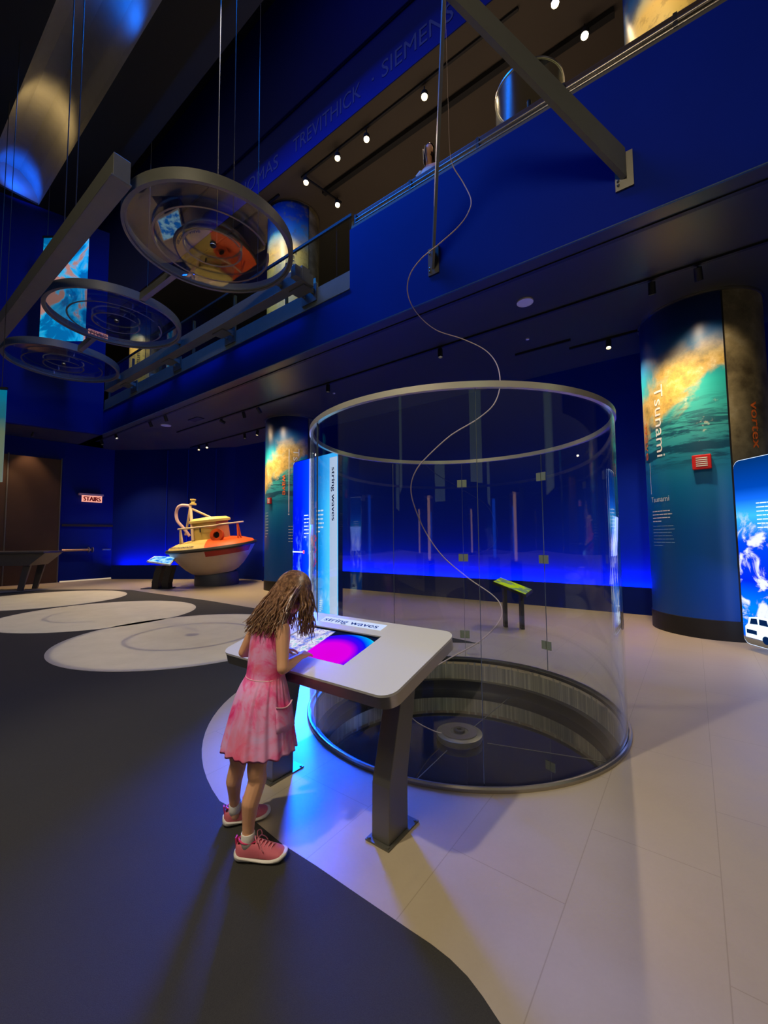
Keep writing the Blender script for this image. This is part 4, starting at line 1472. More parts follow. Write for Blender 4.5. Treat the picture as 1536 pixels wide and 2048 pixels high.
fR = (NV * .88 + SV * .30 - Z * .02).normalized()
upR = (Z * .93 - NV * .05 - SV * .36).normalized()
sR = (fR.cross(upR) * -1).normalized()
upR = (sR.cross(fR) * -1).normalized()
if upR.z < 0:
    upR = -upR
hand(mb, wr_R, fR, sR, upR, .22)
fL = (NV * .82 - SV * .42 - Z * .05).normalized()
upL = (Z * .96 + NV * .08).normalized()
sL = fL.cross(upL).normalized()
upL = sL.cross(fL).normalized()
if upL.z < 0:
    upL = -upL
hand(mb, wr_L, fL, sL, upL, .30)
skin(mb, 'body', M['skin'], GIRL, .0032, 5)
# eyes and mouth
M['eye_white'] = plain('eye_white', (235, 232, 228), .2)
M['eye_dark'] = plain('eye_dark', (50, 34, 24), .2)
M['lip'] = plain('lip', (190, 96, 88), .4)
for q in (-1, 1):
    e_ = MB().ball(Hc + R_ * q * .028 + F_ * .0755 + U_ * .004, .0105, 12).build('eye', M['eye_white'], GIRL, True)
    MB().ball(Hc + R_ * q * .028 + F_ * .083 + U_ * .003, .0052, 10).build('iris', M['eye_dark'], e_, True)
MB().tube([Hc + R_ * -.018 + F_ * .078 - U_ * .052, Hc + F_ * .086 - U_ * .054, Hc + R_ * .018 + F_ * .078 - U_ * .052], [.002, .0055, .002], 8).build('mouth', M['lip'], GIRL, True)

# hair
t = NT('brown_hair')
p = t.n('ShaderNodeTexCoord', out='Object')
n1 = t.noise(p, 60., 3., .6)
n2 = t.noise(p, 10., 3.)
c = t.ramp(n1, [(.3, S2L((84, 56, 38))), (.52, S2L((146, 104, 70))), (.72, S2L((200, 156, 110)))])
c = t.mix(t.math('MULTIPLY', n2, .35), c, S2L((70, 46, 34)))
M['hair'] = t.done(t.pbsdf(c, .38, 0, .6))
rh = random.Random(3)
mb = MB()
cap = MB().ball(Hc - F_ * .008 + U_ * .008, 1., 28, sc=(.080, .092, .101), axis=AX)
keep = []
for f in cap.f:
    m = sum((Vector(cap.v[i]) for i in f), Vector()) / len(f) - Hc
    if not (m.dot(F_) > .040 and m.dot(U_) < .045):
        keep.append(f)
mb.add(cap.v, keep)
top = (U_ * .75 + Z * .45 - F_ * .15).normalized()
# frame about the crown direction
e1 = (NV - top * NV.dot(top)).normalized()
e2 = top.cross(e1).normalized()
for i in range(560):
    ph = rh.uniform(50, 310)
    a = radians(ph)
    dr = e1 * cos(a) + e2 * sin(a)
    tmax = radians(rh.uniform(74, 96))
    pts, rr = [], []
    nseg = 7
    for j in range(nseg + 1):
        tt = radians(6) + (tmax - radians(6)) * j / nseg
        v = dr * sin(tt) + top * cos(tt)
        l = Vector((v.dot(R_) * .084, v.dot(F_) * .097, v.dot(U_) * .107))
        pts.append(Hc - F_ * .008 + U_ * .006 + R_ * l.x + F_ * l.y + U_ * l.z)
        rr.append(.0030 + .0030 * min(1, j / 3))
    base = pts[-1]
    back = max(0., -dr.dot(NV))
    right = dr.dot(-SV)
    if back > .25:
        tgt = WP(1.77 - right * .13 + rh.uniform(-.025, .025), 1.275 + (1 - back) * .10 + rh.uniform(-.015, .02), rh.uniform(.965, 1.045))
        mid = WP(sdz(base)[0] * .55 + sdz(tgt)[0] * .45, min(sdz(base)[1], 1.40) - .01 + rh.uniform(-.01, .01), (base.z + tgt.z) / 2 + .02)
    else:
        tgt = WP(sdz(base)[0] + (-.03 if right > 0 else .02) * rh.uniform(0, 1) + rh.uniform(-.02, .02), sdz(base)[1] - rh.uniform(-.02, .05), rh.uniform(.925, 1.02))
        mid = base.lerp(tgt, .5) + Vector((rh.uniform(-.008, .008), rh.uniform(-.008, .008), 0)) - SV * (.008 if right > 0 else -.008)
    ph1, ph2, am, fq = rh.uniform(0, 6.28), rh.uniform(0, 6.28), rh.uniform(.004, .009), rh.uniform(1.6, 2.6)
    for j in range(1, 13):
        u_ = j / 12
        q = base * (1 - u_) ** 2 + mid * 2 * u_ * (1 - u_) + tgt * u_ ** 2
        q = q + (SV * sin(fq * 6.28 * u_ + ph1) + NV * cos(fq * 6.28 * u_ + ph2)) * am * min(1, u_ * 2)
        pts.append(q)
        rr.append(.0060 * (1 - .78 * u_ ** 1.5))
    mb.tube(pts, rr, 5)
for i in range(26):   # wisps
    b = Hc + U_ * .02 + R_ * rh.choice((-.08, .08)) * rh.uniform(.7, 1.) - F_ * rh.uniform(-.05, .06)
    tgt = b + Vector((rh.uniform(-.05, .05), rh.uniform(-.05, .03), -rh.uniform(.16, .27)))
    pts = [b.lerp(tgt, u_ / 9) + (SV * sin(u_ * 1.3 + i) + NV * cos(u_ * 1.1 + i)) * .010 for u_ in range(10)]
    mb.tube(pts, [.0022] * 9 + [.0008], 4)
mb.build('hair', M['hair'], GIRL, True)

# dress
t = NT('tie_dye')
p = t.n('ShaderNodeTexCoord', out='Object')
n1 = t.noise(p, 6.5, 5., .65, .8)
n2 = t.noise(t.n('ShaderNodeVectorMath', {0: p, 1: (3., 1., 2.)}, operation='ADD'), 4., 4., .6, .5)
n3 = t.noise(p, 700., 1., .5)
c = t.ramp(n1, [(.30, S2L((238, 50, 130))), (.41, S2L((246, 112, 168))), (.50, S2L((242, 160, 204))), (.66, S2L((230, 180, 226)))])
c = t.mix(t.math('MULTIPLY', t.step(n2, .52, .66), .6), c, S2L((246, 104, 124)))
c = t.mix(t.math('MULTIPLY', t.step(n2, .34, .24), .7), c, S2L((214, 190, 222)))
M['dress'] = t.done(t.pbsdf(c, .8, 0, .2, t.bump(n3, .15, .001)))
rings = [  # (centre s, centre d, z, half width, half depth, pleat)
    (1.775, 1.310, .425, .205, .165, 1.0), (1.775, 1.315, .50, .185, .150, .95), (1.773, 1.320, .58, .166, .140, .8), (1.772, 1.326, .66, .146, .124, .65), (1.771, 1.334, .72, .128, .107, .45),
    (1.770, 1.343, .755, .110, .086, .15), (1.770, 1.346, .77, .108, .083, 0.), (1.770, 1.352, .82, .109, .083, 0.), (1.770, 1.362, .88, .114, .085, 0.), (1.770, 1.372, .94, .117, .086, 0.),
    (1.770, 1.378, .98, .112, .082, 0.), (1.770, 1.384, 1.01, .098, .074, 0.), (1.770, 1.390, 1.04, .082, .062, 0.), (1.770, 1.396, 1.062, .066, .055, 0.)]
n_ = 144
mb = MB()
vs, fs = [], []
for (cs, cd_, z_, hw, hd, pl) in rings:
    for k_ in range(n_):
        a = 2 * pi * k_ / n_
        w_ = sin(a * 21 + 1.6 * sin(a * 3)) * .55 + .45 * sin(a * 13 + 2 + sin(a * 5))
        f = 1 + pl * .050 * w_
        if .1 < pl < .7:
            f *= 1 + .010 * sin(a * 36)
        zz = z_ - (pl if pl > .9 else 0) * (.003 * w_) - (.008 * cos(a - .5) if z_ < .5 else 0)
        vs.append(WP(cs + hw * f * cos(a), cd_ + hd * f * sin(a), zz))
for i in range(len(rings) - 1):
    for k_ in range(n_):
        b = (k_ + 1) % n_
        fs.append((i * n_ + k_, i * n_ + b, (i + 1) * n_ + b, (i + 1) * n_ + k_))
mb.add(vs, fs)
DR = mb.build('dress', M['dress'], GIRL, True)
md = DR.modifiers.new('cloth', 'SOLIDIFY')
md.thickness = .003
md.offset = 0
ss = DR.modifiers.new('soft', 'SUBSURF')
ss.levels = 1
ss.render_levels = 1


def onskirt(a, z_, off=.006):
    rs = sorted(rings[:6], key=lambda r: r[2])
    for i in range(len(rs) - 1):
        if rs[i][2] <= z_ <= rs[i + 1][2]:
            f = (z_ - rs[i][2]) / (rs[i + 1][2] - rs[i][2])
            q = [rs[i][j] * (1 - f) + rs[i + 1][j] * f for j in range(6)]
            return WP(q[0] + (q[3] * 1.03 + off) * cos(a), q[1] + (q[4] * 1.03 + off) * sin(a), z_)


# pocket on the girl's right side with a pale lip
a0, a1 = radians(150), radians(196)
mb = MB()
vs = []
rows = [.655, .63, .60, .57, .545]
for z_ in rows:
    for j in range(9):
        a = a0 + (a1 - a0) * j / 8
        dz = -.012 * sin(pi * j / 8) if z_ == rows[0] else 0
        vs.append(onskirt(a, z_ + dz, .012))
mb.add(vs, [(i * 9 + j, i * 9 + j + 1, (i + 1) * 9 + j + 1, (i + 1) * 9 + j) for i in range(4) for j in range(8)])
pk = mb.build('pocket', M['dress'], DR, True)
pk.modifiers.new('th', 'SOLIDIFY').thickness = .004
M['pale_pink'] = plain('pale_pink_trim', (238, 190, 196), .7)
MB().tube([onskirt(a0 + (a1 - a0) * j / 8, rows[0] - .012 * sin(pi * j / 8), .015) for j in range(9)], .0028, 6).build('pocket_trim', M['pale_pink'], pk, True)
mb = MB()
mb.tube([WP(1.770 + .109 * cos(2 * pi * j / 48), 1.344 + .087 * sin(2 * pi * j / 48), .762) for j in range(49)], .0022, 6)
mb.build('waist_seam', M['pale_pink'], DR, True)

# shoes
t = NT('pink_knit')
p = t.n('ShaderNodeTexCoord', out='Object')
c = t.mix(t.noise(p, 25., 3.), S2L((196, 92, 104)), S2L((218, 118, 128)))
M['shoe'] = t.done(t.pbsdf(c, .7, 0, .3, t.bump(t.n('ShaderNodeTexVoronoi', {'Vector': p, 'Scale': 420.}), .3, .001)))
M['sole'] = plain('cream_foam', (222, 214, 200), .55)
M['sole_grey'] = plain('grey_sole_line', (150, 144, 134), .6)
M['hot_pink'] = plain('hot_pink_trim', (216, 52, 104), .6)
M['sock'] = plain('white_sock', (226, 220, 208), .8, bump=.3, bs=300)
M['lace'] = plain('pink_lace', (216, 128, 138), .7)


def make_shoe(heel, toe, zb, parent, mirror, ank):
    heel, toe = Vector(heel), Vector(toe)
    fx = (toe - heel).normalized()
    Ls = (toe - heel).length
    fy = Z.cross(fx) * (1 if mirror else -1)
    P3 = lambda x, y, z: heel + fx * (x * Ls) + fy * y + Z * (z + zb)
    W_ = [(0., .016), (.04, .028), (.12, .034), (.3, .033), (.45, .034), (.62, .041), (.76, .044), (.88, .039), (.95, .028), (1., .012)]
    H_ = [(0., .060), (.04, .074), (.12, .080), (.3, .082), (.45, .078), (.6, .064), (.76, .050), (.88, .041), (.95, .033), (1., .022)]

    def lerp(tab, x):
        for (x0, y0), (x1, y1) in zip(tab, tab[1:]):
            if x0 <= x <= x1:
                return y0 + (y1 - y0) * (x - x0) / (x1 - x0)
        return tab[-1][1]
    ns, m = 26, 16
    # upper: arch sections, open collar at the ankle
    mb = MB()
    vs, fs = [], []
    for i in range(ns):
        x = i / (ns - 1)
        w_, h_ = lerp(W_, x), lerp(H_, x)
        for j in range(m + 1):
            a = pi * j / m
            y = w_ * cos(a) * (1 + .05 * sin(a))
            z = .018 + (h_ - .018) * sin(a) ** .8
            vs.append(P3(x, y, z))
    for i in range(ns - 1):
        for j in range(m):
            x = (i + .5) / (ns - 1)
            if .05 < x < .40 and 5 <= j <= m - 6:
                continue
            fs.append((i * (m + 1) + j, i * (m + 1) + j + 1, (i + 1) * (m + 1) + j + 1, (i + 1) * (m + 1) + j))
    mb.add(vs, fs)
    sh_ = mb.build('shoe', M['shoe'], parent, True)
    md = sh_.modifiers.new('th', 'SOLIDIFY')
    md.thickness = .005
    md.offset = -1
    ss = sh_.modifiers.new('soft', 'SUBSURF')
    ss.levels = ss.render_levels = 1
    # sole: thick wavy foam
    mb = MB()
    vs, fs = [], []
    for i in range(ns):
        x = i / (ns - 1)
        w_ = lerp(W_, x) * 1.12 + .002
        top_ = .026 + .008 * cos(x * 2 * pi * 1.0) + (.010 if x < .08 else 0)
        bot = .0 + (.018 * max(0, (x - .86) / .14) ** 1.4) + (.008 * max(0, (.06 - x) / .06)) + .006 * max(0, 1 - abs(x - .42) / .10)
        xx = -.025 + x * 1.04
        prof = [(w_, top_), (w_ * 1.06, (top_ + bot) * .55), (w_ * .92, bot), (-w_ * .92, bot), (-w_ * 1.06, (top_ + bot) * .55), (-w_, top_)]
        for y, z in prof:
            vs.append(P3(xx, y, z))
    for i in range(ns - 1):
        for j in range(6):
            fs.append((i * 6 + j, i * 6 + (j + 1) % 6, (i + 1) * 6 + (j + 1) % 6, (i + 1) * 6 + j))
    fs += [tuple(range(6)), tuple(range((ns - 1) * 6, ns * 6))]
    mb.add(vs, fs)
    so = mb.build('sole', M['sole'], sh_, True)
    ss = so.modifiers.new('soft', 'SUBSURF')
    ss.levels = ss.render_levels = 1
    mb = MB()
    for sg in (-1, 1):
        mb.tube([P3(x, sg * (lerp(W_, x) * 1.17 + .003), .017 + .006 * cos(x * 2 * pi)) for x in np.linspace(.03, .55, 12)], .0016, 5)
    mb.build('sole_groove', M['sole_grey'], so, True)
    # heel tab, collar
    mb = MB()
    mb.slab([P3(.035, -.012, .060), P3(.035, .012, .060), P3(.02, .010, .092), P3(.02, -.010, .092)], -fx, .006)
    mb.tube([P3(.05 + .36 * q, .030 * sin(pi * (q ** .8)) * 1 + .0, .078 + .006 * cos(q * 3)) for q in np.linspace(0, 1, 10)], .004, 6)
    mb.tube([P3(.05 + .36 * q, -.030 * sin(pi * (q ** .8)), .078 + .006 * cos(q * 3)) for q in np.linspace(0, 1, 10)], .004, 6)
    mb.build('collar', M['hot_pink'], sh_, True)
    # laces
    mb = MB()
    for i in range(5):
        x = .44 + i * .065
        h_ = lerp(H_, x) + .003
        w2 = lerp(W_, x) * .5
        mb.tube([P3(x, -w2, h_ - .009), P3(x + .02, 0, h_ + .002), P3(x + .005, w2, h_ - .009)], .0024, 6)
        mb.tube([P3(x, w2, h_ - .009), P3(x + .035, 0, h_ + .001), P3(x + .06, -w2, h_ - .012)], .0024, 6)
    for sg in (-1, 1):
        lp_ = [P3(.43, 0, .086), P3(.40, sg * .016, .104), P3(.44, sg * .034, .098), P3(.47, sg * .030, .082), P3(.44, sg * .004, .086)]
        mb.tube(catmull(lp_, 5), .0022, 6)
        mb.tube(catmull([P3(.44, 0, .087), P3(.47, sg * .02, .085), P3(.54, sg * .036, .066), P3(.58, sg * .038, .052)], 5), .0022, 6)
    mb.build('laces', M['lace'], sh_, True)
    # sock
    mb = MB()
    c0 = Vector(ank)
    mb.tube([Vector((P3(.2, 0, 0).x, P3(.2, 0, 0).y, zb + .045)), Vector((c0.x, c0.y, zb + .075)), Vector((c0.x, c0.y, zb + .108)) + (WP(0, 0) - Z * 0), Vector((c0.x, c0.y, zb + .112))], [.030, .031, .0305, .028], 20, caps=False)
    sk = mb.build('sock', M['sock'], parent, True)
    sk.modifiers.new('th', 'SOLIDIFY').thickness = .004


make_shoe(WP(1.733, 1.163, 0), WP(1.545, 1.300, 0), .0045, GIRL, False, RA)
make_shoe(WP(1.975, 1.250, 0), WP(1.856, 1.448, 0), .0045, GIRL, True, LA)

# ------------------------------------------------------------------ buoy
BC = Vector((-5.50, 13.60, 0))
AXB = Matrix.Rotation(radians(5), 3, 'X') @ Matrix.Rotation(radians(-5.5), 3, 'Y')
BU = thing('buoy', (BC.x, BC.y, 0), 'white, yellow and orange ocean buoy with railings standing on a grey round base', 'buoy')
MB().lathe(BC, [(.0001, 0), (.68, 0), (.68, .30), (.62, .42), (.0001, .42)], 64).build('base', plain('blue_grey_base', (66, 72, 86), .5), BU, True)
M['hull'] = plain('weathered_white_hull', (196, 178, 160), .5, var=.12, vs=3.)
M['cream'] = plain('cream_yellow_paint', (216, 190, 104), .5, var=.1)
M['buoy_orange'] = plain('bright_orange_paint', (236, 92, 18), .5)
M['deepred'] = plain('deep_red_paint', (150, 22, 20), .5)
Bc = BC + Z * .10


def BP(x, y, z):
    return Bc + AXB @ Vector((x, y, z))


hp = [(.60, .30), (.72, .36), (.90, .52), (1.08, .74), (1.22, .94), (1.32, 1.10)]
MB().lathe(Bc, hp, 72, axis=AXB).build('hull', M['hull'], BU, True)
MB().lathe(Bc, [(1.235, .93), (1.335, 1.095)], 24, axis=AXB, a0=radians(-78), a1=radians(-10)).build('red_band', M['deepred'], BU, True)
MB().lathe(Bc, [(1.30, 1.10), (1.37, 1.105), (1.40, 1.15), (1.37, 1.20), (1.30, 1.21)], 72, closed=True, axis=AXB).build('rubber_rim', M['black'], BU, True)
dk = [(1.31, 1.205), (1.26, 1.26), (.98, 1.36), (.60, 1.42), (.001, 1.44)]
for nm, a0, a1, mt in (('deck', 10, 282 - 360 + 360, M['cream']), ):
    MB().lathe(Bc, dk, 48, axis=AXB, a0=radians(150), a1=radians(282)).build('deck', M['cream'], BU, True)
    MB().lathe(Bc, dk, 40, axis=AXB, a0=radians(282), a1=radians(400)).build('deck', M['buoy_orange'], BU, True, label='orange part of the deck')
    MB().lathe(Bc, dk, 40, axis=AXB, a0=radians(40), a1=radians(150)).build('deck', M['buoy_orange'], BU, True)
MB().lathe(Bc, [(.56, 1.40), (.55, 1.95)], 64, axis=AXB, a0=radians(160), a1=radians(310)).build('cabin', M['cream'], BU, True)
MB().lathe(Bc, [(.56, 1.40), (.55, 1.95)], 40, axis=AXB, a0=radians(-50), a1=radians(160)).build('cabin', plain('peach_paint', (214, 140, 92), .5), BU, True)
MB().lathe(Bc, [(.55, 1.95), (.63, 1.96), (.63, 2.03), (.50, 2.10), (.001, 2.13)], 48, axis=AXB).build('cabin_lid', M['cream'], BU, True)
M['rail_cream'] = plain('pale_painted_tube', (228, 200, 160), .45)
mb = MB()
mb.tube([BP(1.02 * cos(radians(a)), .92 * sin(radians(a)), 1.83 + (.02 if a > 300 else 0)) for a in range(222, 384, 6)], .028, 8)
mb.build('guard_rail', M['rail_cream'], BU, True)
for a in (228, 345):
    mb = MB()
    for da in (-5, 5):
        b = BP(1.02 * cos(radians(a + da)), .92 * sin(radians(a + da)), 1.30)
        tpt = BP(1.0 * cos(radians(a)), .9 * sin(radians(a)), 1.83)
        mb.tube([b, tpt], .03, 8)
    mb.build('rail_post', M['buoy_orange'] if a > 300 else M['rail_cream'], BU, True)
# loop handle, mast, lamp at the left
ms = hity(383, 1075, 13.2)
mt_ = hity(381, 1012, 13.2)
MB().tube([hity(386, 1082, 12.9), mt_], .045, 10).build('mast', M['rail_cream'], BU, True)
MB().tube([hity(371, 1070, 13.6), mt_], .035, 10).build('mast_strut', M['rail_cream'], BU, True)
MB().tube([hity(384, 1018, 13.2), hity(424, 1036, 13.3)], .035, 10).build('mast_strut', M['rail_cream'], BU, True)
mb = MB()
mb.tube(catmull([hity(379, 1072, 13.5), hity(366, 1055, 13.5), hity(355, 1042, 13.5), hity(352.5, 1026, 13.5), hity(357, 1014, 13.4), hity(366, 1010.5, 13.4), hity(380, 1012, 13.3)], 5), .05, 10)
mb.build('loop_handle', plain('pinkish_white_paint', (214, 178, 176), .45), BU, True)
lm = hity(386, 1010, 13.2)
MB().lathe(lm, [(.001, 0), (.10, .0), (.10, .05), (.06, .07), (.06, .14), (.09, .15), (.09, .19), (.001, .20)], 24).build('lamp', M['cream'], BU, True)
mb = MB().ring(BP(.46, -.62, 1.52), .001, .13, -.05, .05, 32, axis=AXB @ Matrix.Rotation(radians(80), 3, 'X'))
mb.build('porthole', M['black'], BU, True)
MB().ring(BP(.46, -.66, 1.52), .10, .20, -.04, .10, 32, axis=AXB @ Matrix.Rotation(radians(80), 3, 'X')).build('porthole_rim', M['buoy_orange'], BU, True)
MB().box(BP(-.10, -.57, 1.75), AXB @ Vector((.018, 0, 0)), AXB @ Vector((0, .01, 0)), AXB @ Vector((0, 0, .09))).build('hinge', M['dark'], BU)
mb = MB()
put_text(mb, 'NICKWTSUNAMI', lambda x, y: BP((1.28 - y * 1.0) * cos(radians(212) + x / 1.2), (1.28 - y * 1.0) * sin(radians(212) + x / 1.2), 1.265 + y * .34), .085, width=1.15, bold=.006)
mb.build('lettering', M['dark'], BU)

# info stand by the buoy
t = NT('stand_print')
p = t.pos()
M['stand_print'] = t.done(t.n('ShaderNodeEmission', {0: t.mix(t.step(t.noise(p, 6., 4.), .42, .58), S2L((20, 120, 220)), S2L((170, 225, 255))), 1: 1.3}))
ST = thing('info_stand', (-6.78, 12.6, 0), 'low reading stand with a glowing blue top on two curved legs beside the buoy', 'info stand')
A_, B_, C_, D_ = hity(293.5, 1122, 12.3), hity(340, 1129, 11.95), hity(353, 1114, 12.75), hity(309, 1112, 13.1)
MB().slab([A_, B_, C_, D_], -Z, .04).build('top_panel', M['white'], ST)
cc = (A_ + B_ + C_ + D_) / 4
MB().slab([q.lerp(cc, .1) + Z * .004 for q in (A_, B_, C_, D_)], Z, .004).build('printed_face', M['stand_print'], ST)
for x0, nm in ((313, 'a'), (333, 'b')):
    mb = MB()
    q = [hity(x0 + 10, 1131, 12.5), hity(x0 + 5, 1148, 12.5), hity(x0 + 1, 1165, 12.5)]
    q.append(Vector((q[-1].x, q[-1].y, 0)))
    for i in range(3):
        a, b = q[i], q[i + 1]
        mb.slab([a + Vector((-.09, -.12, 0)), a + Vector((.09, -.12, 0)), b + Vector((.10, -.12, 0)), b + Vector((-.10, -.12, 0))], (0, 1, 0), .26)
    mb.build('leg', M['dark'], ST)
MB().box((-6.85, 12.55, .01), (.42, 0, 0), (0, .2, 0), (0, 0, .01)).build('foot_plate', M['black'], ST)

# ------------------------------------------------------------------ left side
BT = thing('exhibit_table', (-10.6, 12.4, 0), 'long dark grey metal exhibit table cut by the left picture edge', 'table')
M['table_metal'] = plain('dark_warm_metal', (104, 98, 92), .4, .5)
a, b = Vector((-10.05, 12.55, 0)), Vector((-12.9, 12.22, 0))
u_ = (b - a).normalized()
v_ = Vector((-u_.y, u_.x, 0))
if v_.y < 0:
    v_ = -v_
mb = MB()
mb.slab([a + Z * 1.10 - v_ * .45, b + Z * 1.10 - v_ * .45, b + Z * 1.10 + v_ * .45, a + Z * 1.10 + v_ * .45], Z, .06)
mb.build('table_top', M['table_metal'], BT, bevel=.01)
mb = MB()
q = [(.0, 1.098), (.42, .74), (2.8, .74), (2.8, 1.098)]
mb.slab([a + u_ * x + Z * z - v_ * .40 for x, z in q], v_, .8)
mb.build('apron', M['table_metal'], BT)
for dd_ in (-.33, .27):
    mb = MB()
    q0, q1 = a + u_ * .42 + v_ * dd_, a + u_ * .62 + v_ * dd_
    mb.slab([q0 + Z * .74, q0 + u_ * .2 + Z * .74, q1 + u_ * .14, q1], v_, .06)
    mb.build('leg', M['table_metal'], BT)
M['bronze'] = plain('bronze_metal_panel', (84, 64, 50), .38, .7, var=.12, vs=2.)
P0, P1 = Vector((-11.5, 14.65, 0)), Vector((-13.6, 12.3, 0))
wd = (P1 - P0).normalized()
wn = Vector((wd.y, -wd.x, 0))
if wn.dot(P0) > 0:
    wn = -wn
mb = MB()
for i in range(2):
    mb.slab([P0 + wd * (.1 + i * 1.42) + wn * .02 + Z * z for z in (0.01, 4.35)][::1] + [P0 + wd * (.1 + i * 1.42 + 1.38) + wn * .02 + Z * z for z in (4.35, 0.01)], wn, .05)
struct(mb.build('door_1', M['bronze']))
mb = MB()
for i in (0, 1, 2):
    q = P0 + wd * (.08 + i * 1.42) + wn * .08
    mb.tube([q + Z * .01, q + Z * 4.4], .02, 8)
struct(mb.build('trim_4', M['steel_grey']))
lo = P0 + wd * 1.0 + wn * .5
light('door_light', 'SPOT', (lo.x, lo.y, 4.9), (P0 + wd * 1.0 + wn * .15 + Z * 2.8), 150, (1, .62, .36), .04, 70, .7)
lo2 = P0 + wd * 2.0 + wn * .5
light('door_light', 'SPOT', (lo2.x, lo2.y, 4.9), (P0 + wd * 2.0 + wn * .15 + Z * 2.8), 150, (1, .62, .36), .04, 70, .7)
# stairs sign on the wall between the corner and the doors
Q0, Q1 = Vector((-10.55, 15.95, 0)), Vector((-11.5, 14.65, 0))
qd = (Q1 - Q0).normalized()
qn = Vector((qd.y, -qd.x, 0))
if qn.dot(Q0) > 0:
    qn = -qn
sc_ = Q0.lerp(Q1, .50) + qn * .08


def SP(x, z, o=0.):
    return sc_ - qd * x + qn * o + Z * z


def hitwall(x, y):
    r = ray(x, y)
    return CAM + r * ((sc_ - CAM).dot(qn) / r.dot(qn))


sg = hitwall(183.5, 997)
sx = (sg - sc_).dot(-qd)
SG = thing('stairs_sign', sg, 'small lit red sign reading STAIRS on the dark blue wall at left', 'sign')
M['sign_lit'] = emit('lit_sign_face', (255, 170, 150), 1.0)
M['sign_top'] = plain('pale_sign_housing', (235, 190, 170), .5)
MB().slab([SP(sx - .32, sg.z - .14, .0), SP(sx + .32, sg.z - .14, .0), SP(sx + .32, sg.z + .1, .0), SP(sx - .32, sg.z + .1, 0)], qn, .05).build('face', M['sign_lit'], SG)
MB().slab([SP(sx - .42, sg.z + .1, -.04), SP(sx + .36, sg.z + .1, -.04), SP(sx + .36, sg.z + .17, -.04), SP(sx - .42, sg.z + .17, -.04)], qn, .13).build('housing', M['sign_top'], SG)
mb = MB()
put_text(mb, 'STAIRS', lambda x, y: SP(sx + x, sg.z - .1 + y, .054), .16, width=.54, center=True, bold=.012)
mb.build('lettering', M['red'], SG)
mb = MB()
mb.slab([Q0 + qn * .01 + Z * 1.98, Q1 + qn * .01 + Z * 1.98, Q1 + qn * .01 + Z * 2.06, Q0 + qn * .01 + Z * 2.06], qn, .04)
struct(mb.build('trim_5', M['black']))  # black strip paints in the shade of a shallow wall recess
mb = MB()
mb.slab([Q0 + qn * .01, Q1 + qn * .01, Q1 + qn * .01 + Z * .04, Q0 + qn * .01 + Z * .04], qn, .03)
struct(mb.build('trim_6', emit('pale_floor_light', (225, 200, 170), .7)))
WR = thing('wall_handrail', Q0.lerp(Q1, .5) + qn * .1 + Z * 1.1, 'brass and steel handrail on the dark blue wall under the STAIRS sign', 'handrail')
MB().tube([Q0.lerp(Q1, .45) + qn * .12 + Z * 1.12, Q0.lerp(Q1, 1.0) + qn * .12 + Z * 1.12], .045, 10).build('rail_tube', plain('warm_brass', (196, 160, 130), .3, .9), WR, True)
MB().tube([Q0.lerp(Q1, .05) + qn * .12 + Z * 1.12, Q0.lerp(Q1, .22) + qn * .12 + Z * 1.12], .03, 10).build('rail_tube', M['steel_grey'], WR, True)
mb = MB()
for f in (.42, .50):
    c_ = Q0.lerp(Q1, f) + qn * .12 + Z * 1.12
    mb.tube([c_ - qd * .015, c_ + qd * .015], .10, 16)
mb.build('collar', M['steel'], WR, True)
mb = MB()
for f in (.1, .6, .95):
    c_ = Q0.lerp(Q1, f) + Z * 1.12
    mb.tube([c_, c_ + qn * .12], .015, 8)
mb.build('bracket', M['dark'], WR, True)
# thin wall battens in the buoy bay
mb = MB()
for i, (f, h) in enumerate(((.22, 4.99), (.55, 4.99), (.8, 4.99))):
    c_ = Vector((-5.7, 15.6, 0)).lerp(Vector((-9.1, 15.95, 0)), f)
    mb.box(c_ + Vector((0, -.02, 2.75)), (.012, 0, 0), (0, .012, 0), (0, 0, 2.2))
struct(mb.build('trim_7', M['blue']))

# ------------------------------------------------------------------ reading console seen through the tube
YC = thing('reading_table', (2.0, 6.6, 0), 'sloping exhibit table with a yellow green top seen through the glass tube', 'exhibit table')
t = NT('yellow_print')
p = t.pos()
M['yellow_print'] = t.done(t.n('ShaderNodeEmission', {0: t.mix(t.step(t.noise(p, 5., 3.), .45, .6), S2L((196, 214, 30)), S2L((120, 140, 110))), 1: .8}))
A_, B_, C_, D_ = hity(985, 1163, 6.7), hity(1052, 1190, 6.35), hity(1066, 1180, 6.7), hity(1000, 1155, 7.0)
MB().slab([A_, B_, C_, D_], -Z, .04).build('top_panel', M['black'], YC)
cc = (A_ + B_ + C_ + D_) / 4
MB().slab([q.lerp(cc, .06) + Z * .004 for q in (A_, B_, C_, D_)], Z, .004).build('printed_face', M['yellow_print'], YC)
for f in (.25, .75):
    q = A_.lerp(B_, f).lerp(D_.lerp(C_, f), .5)
    MB().box((q.x, q.y, (q.z - .04) / 2), (.025, 0, 0), (0, .05, 0), (0, 0, (q.z - .05) / 2)).build('leg', M['black'], YC)

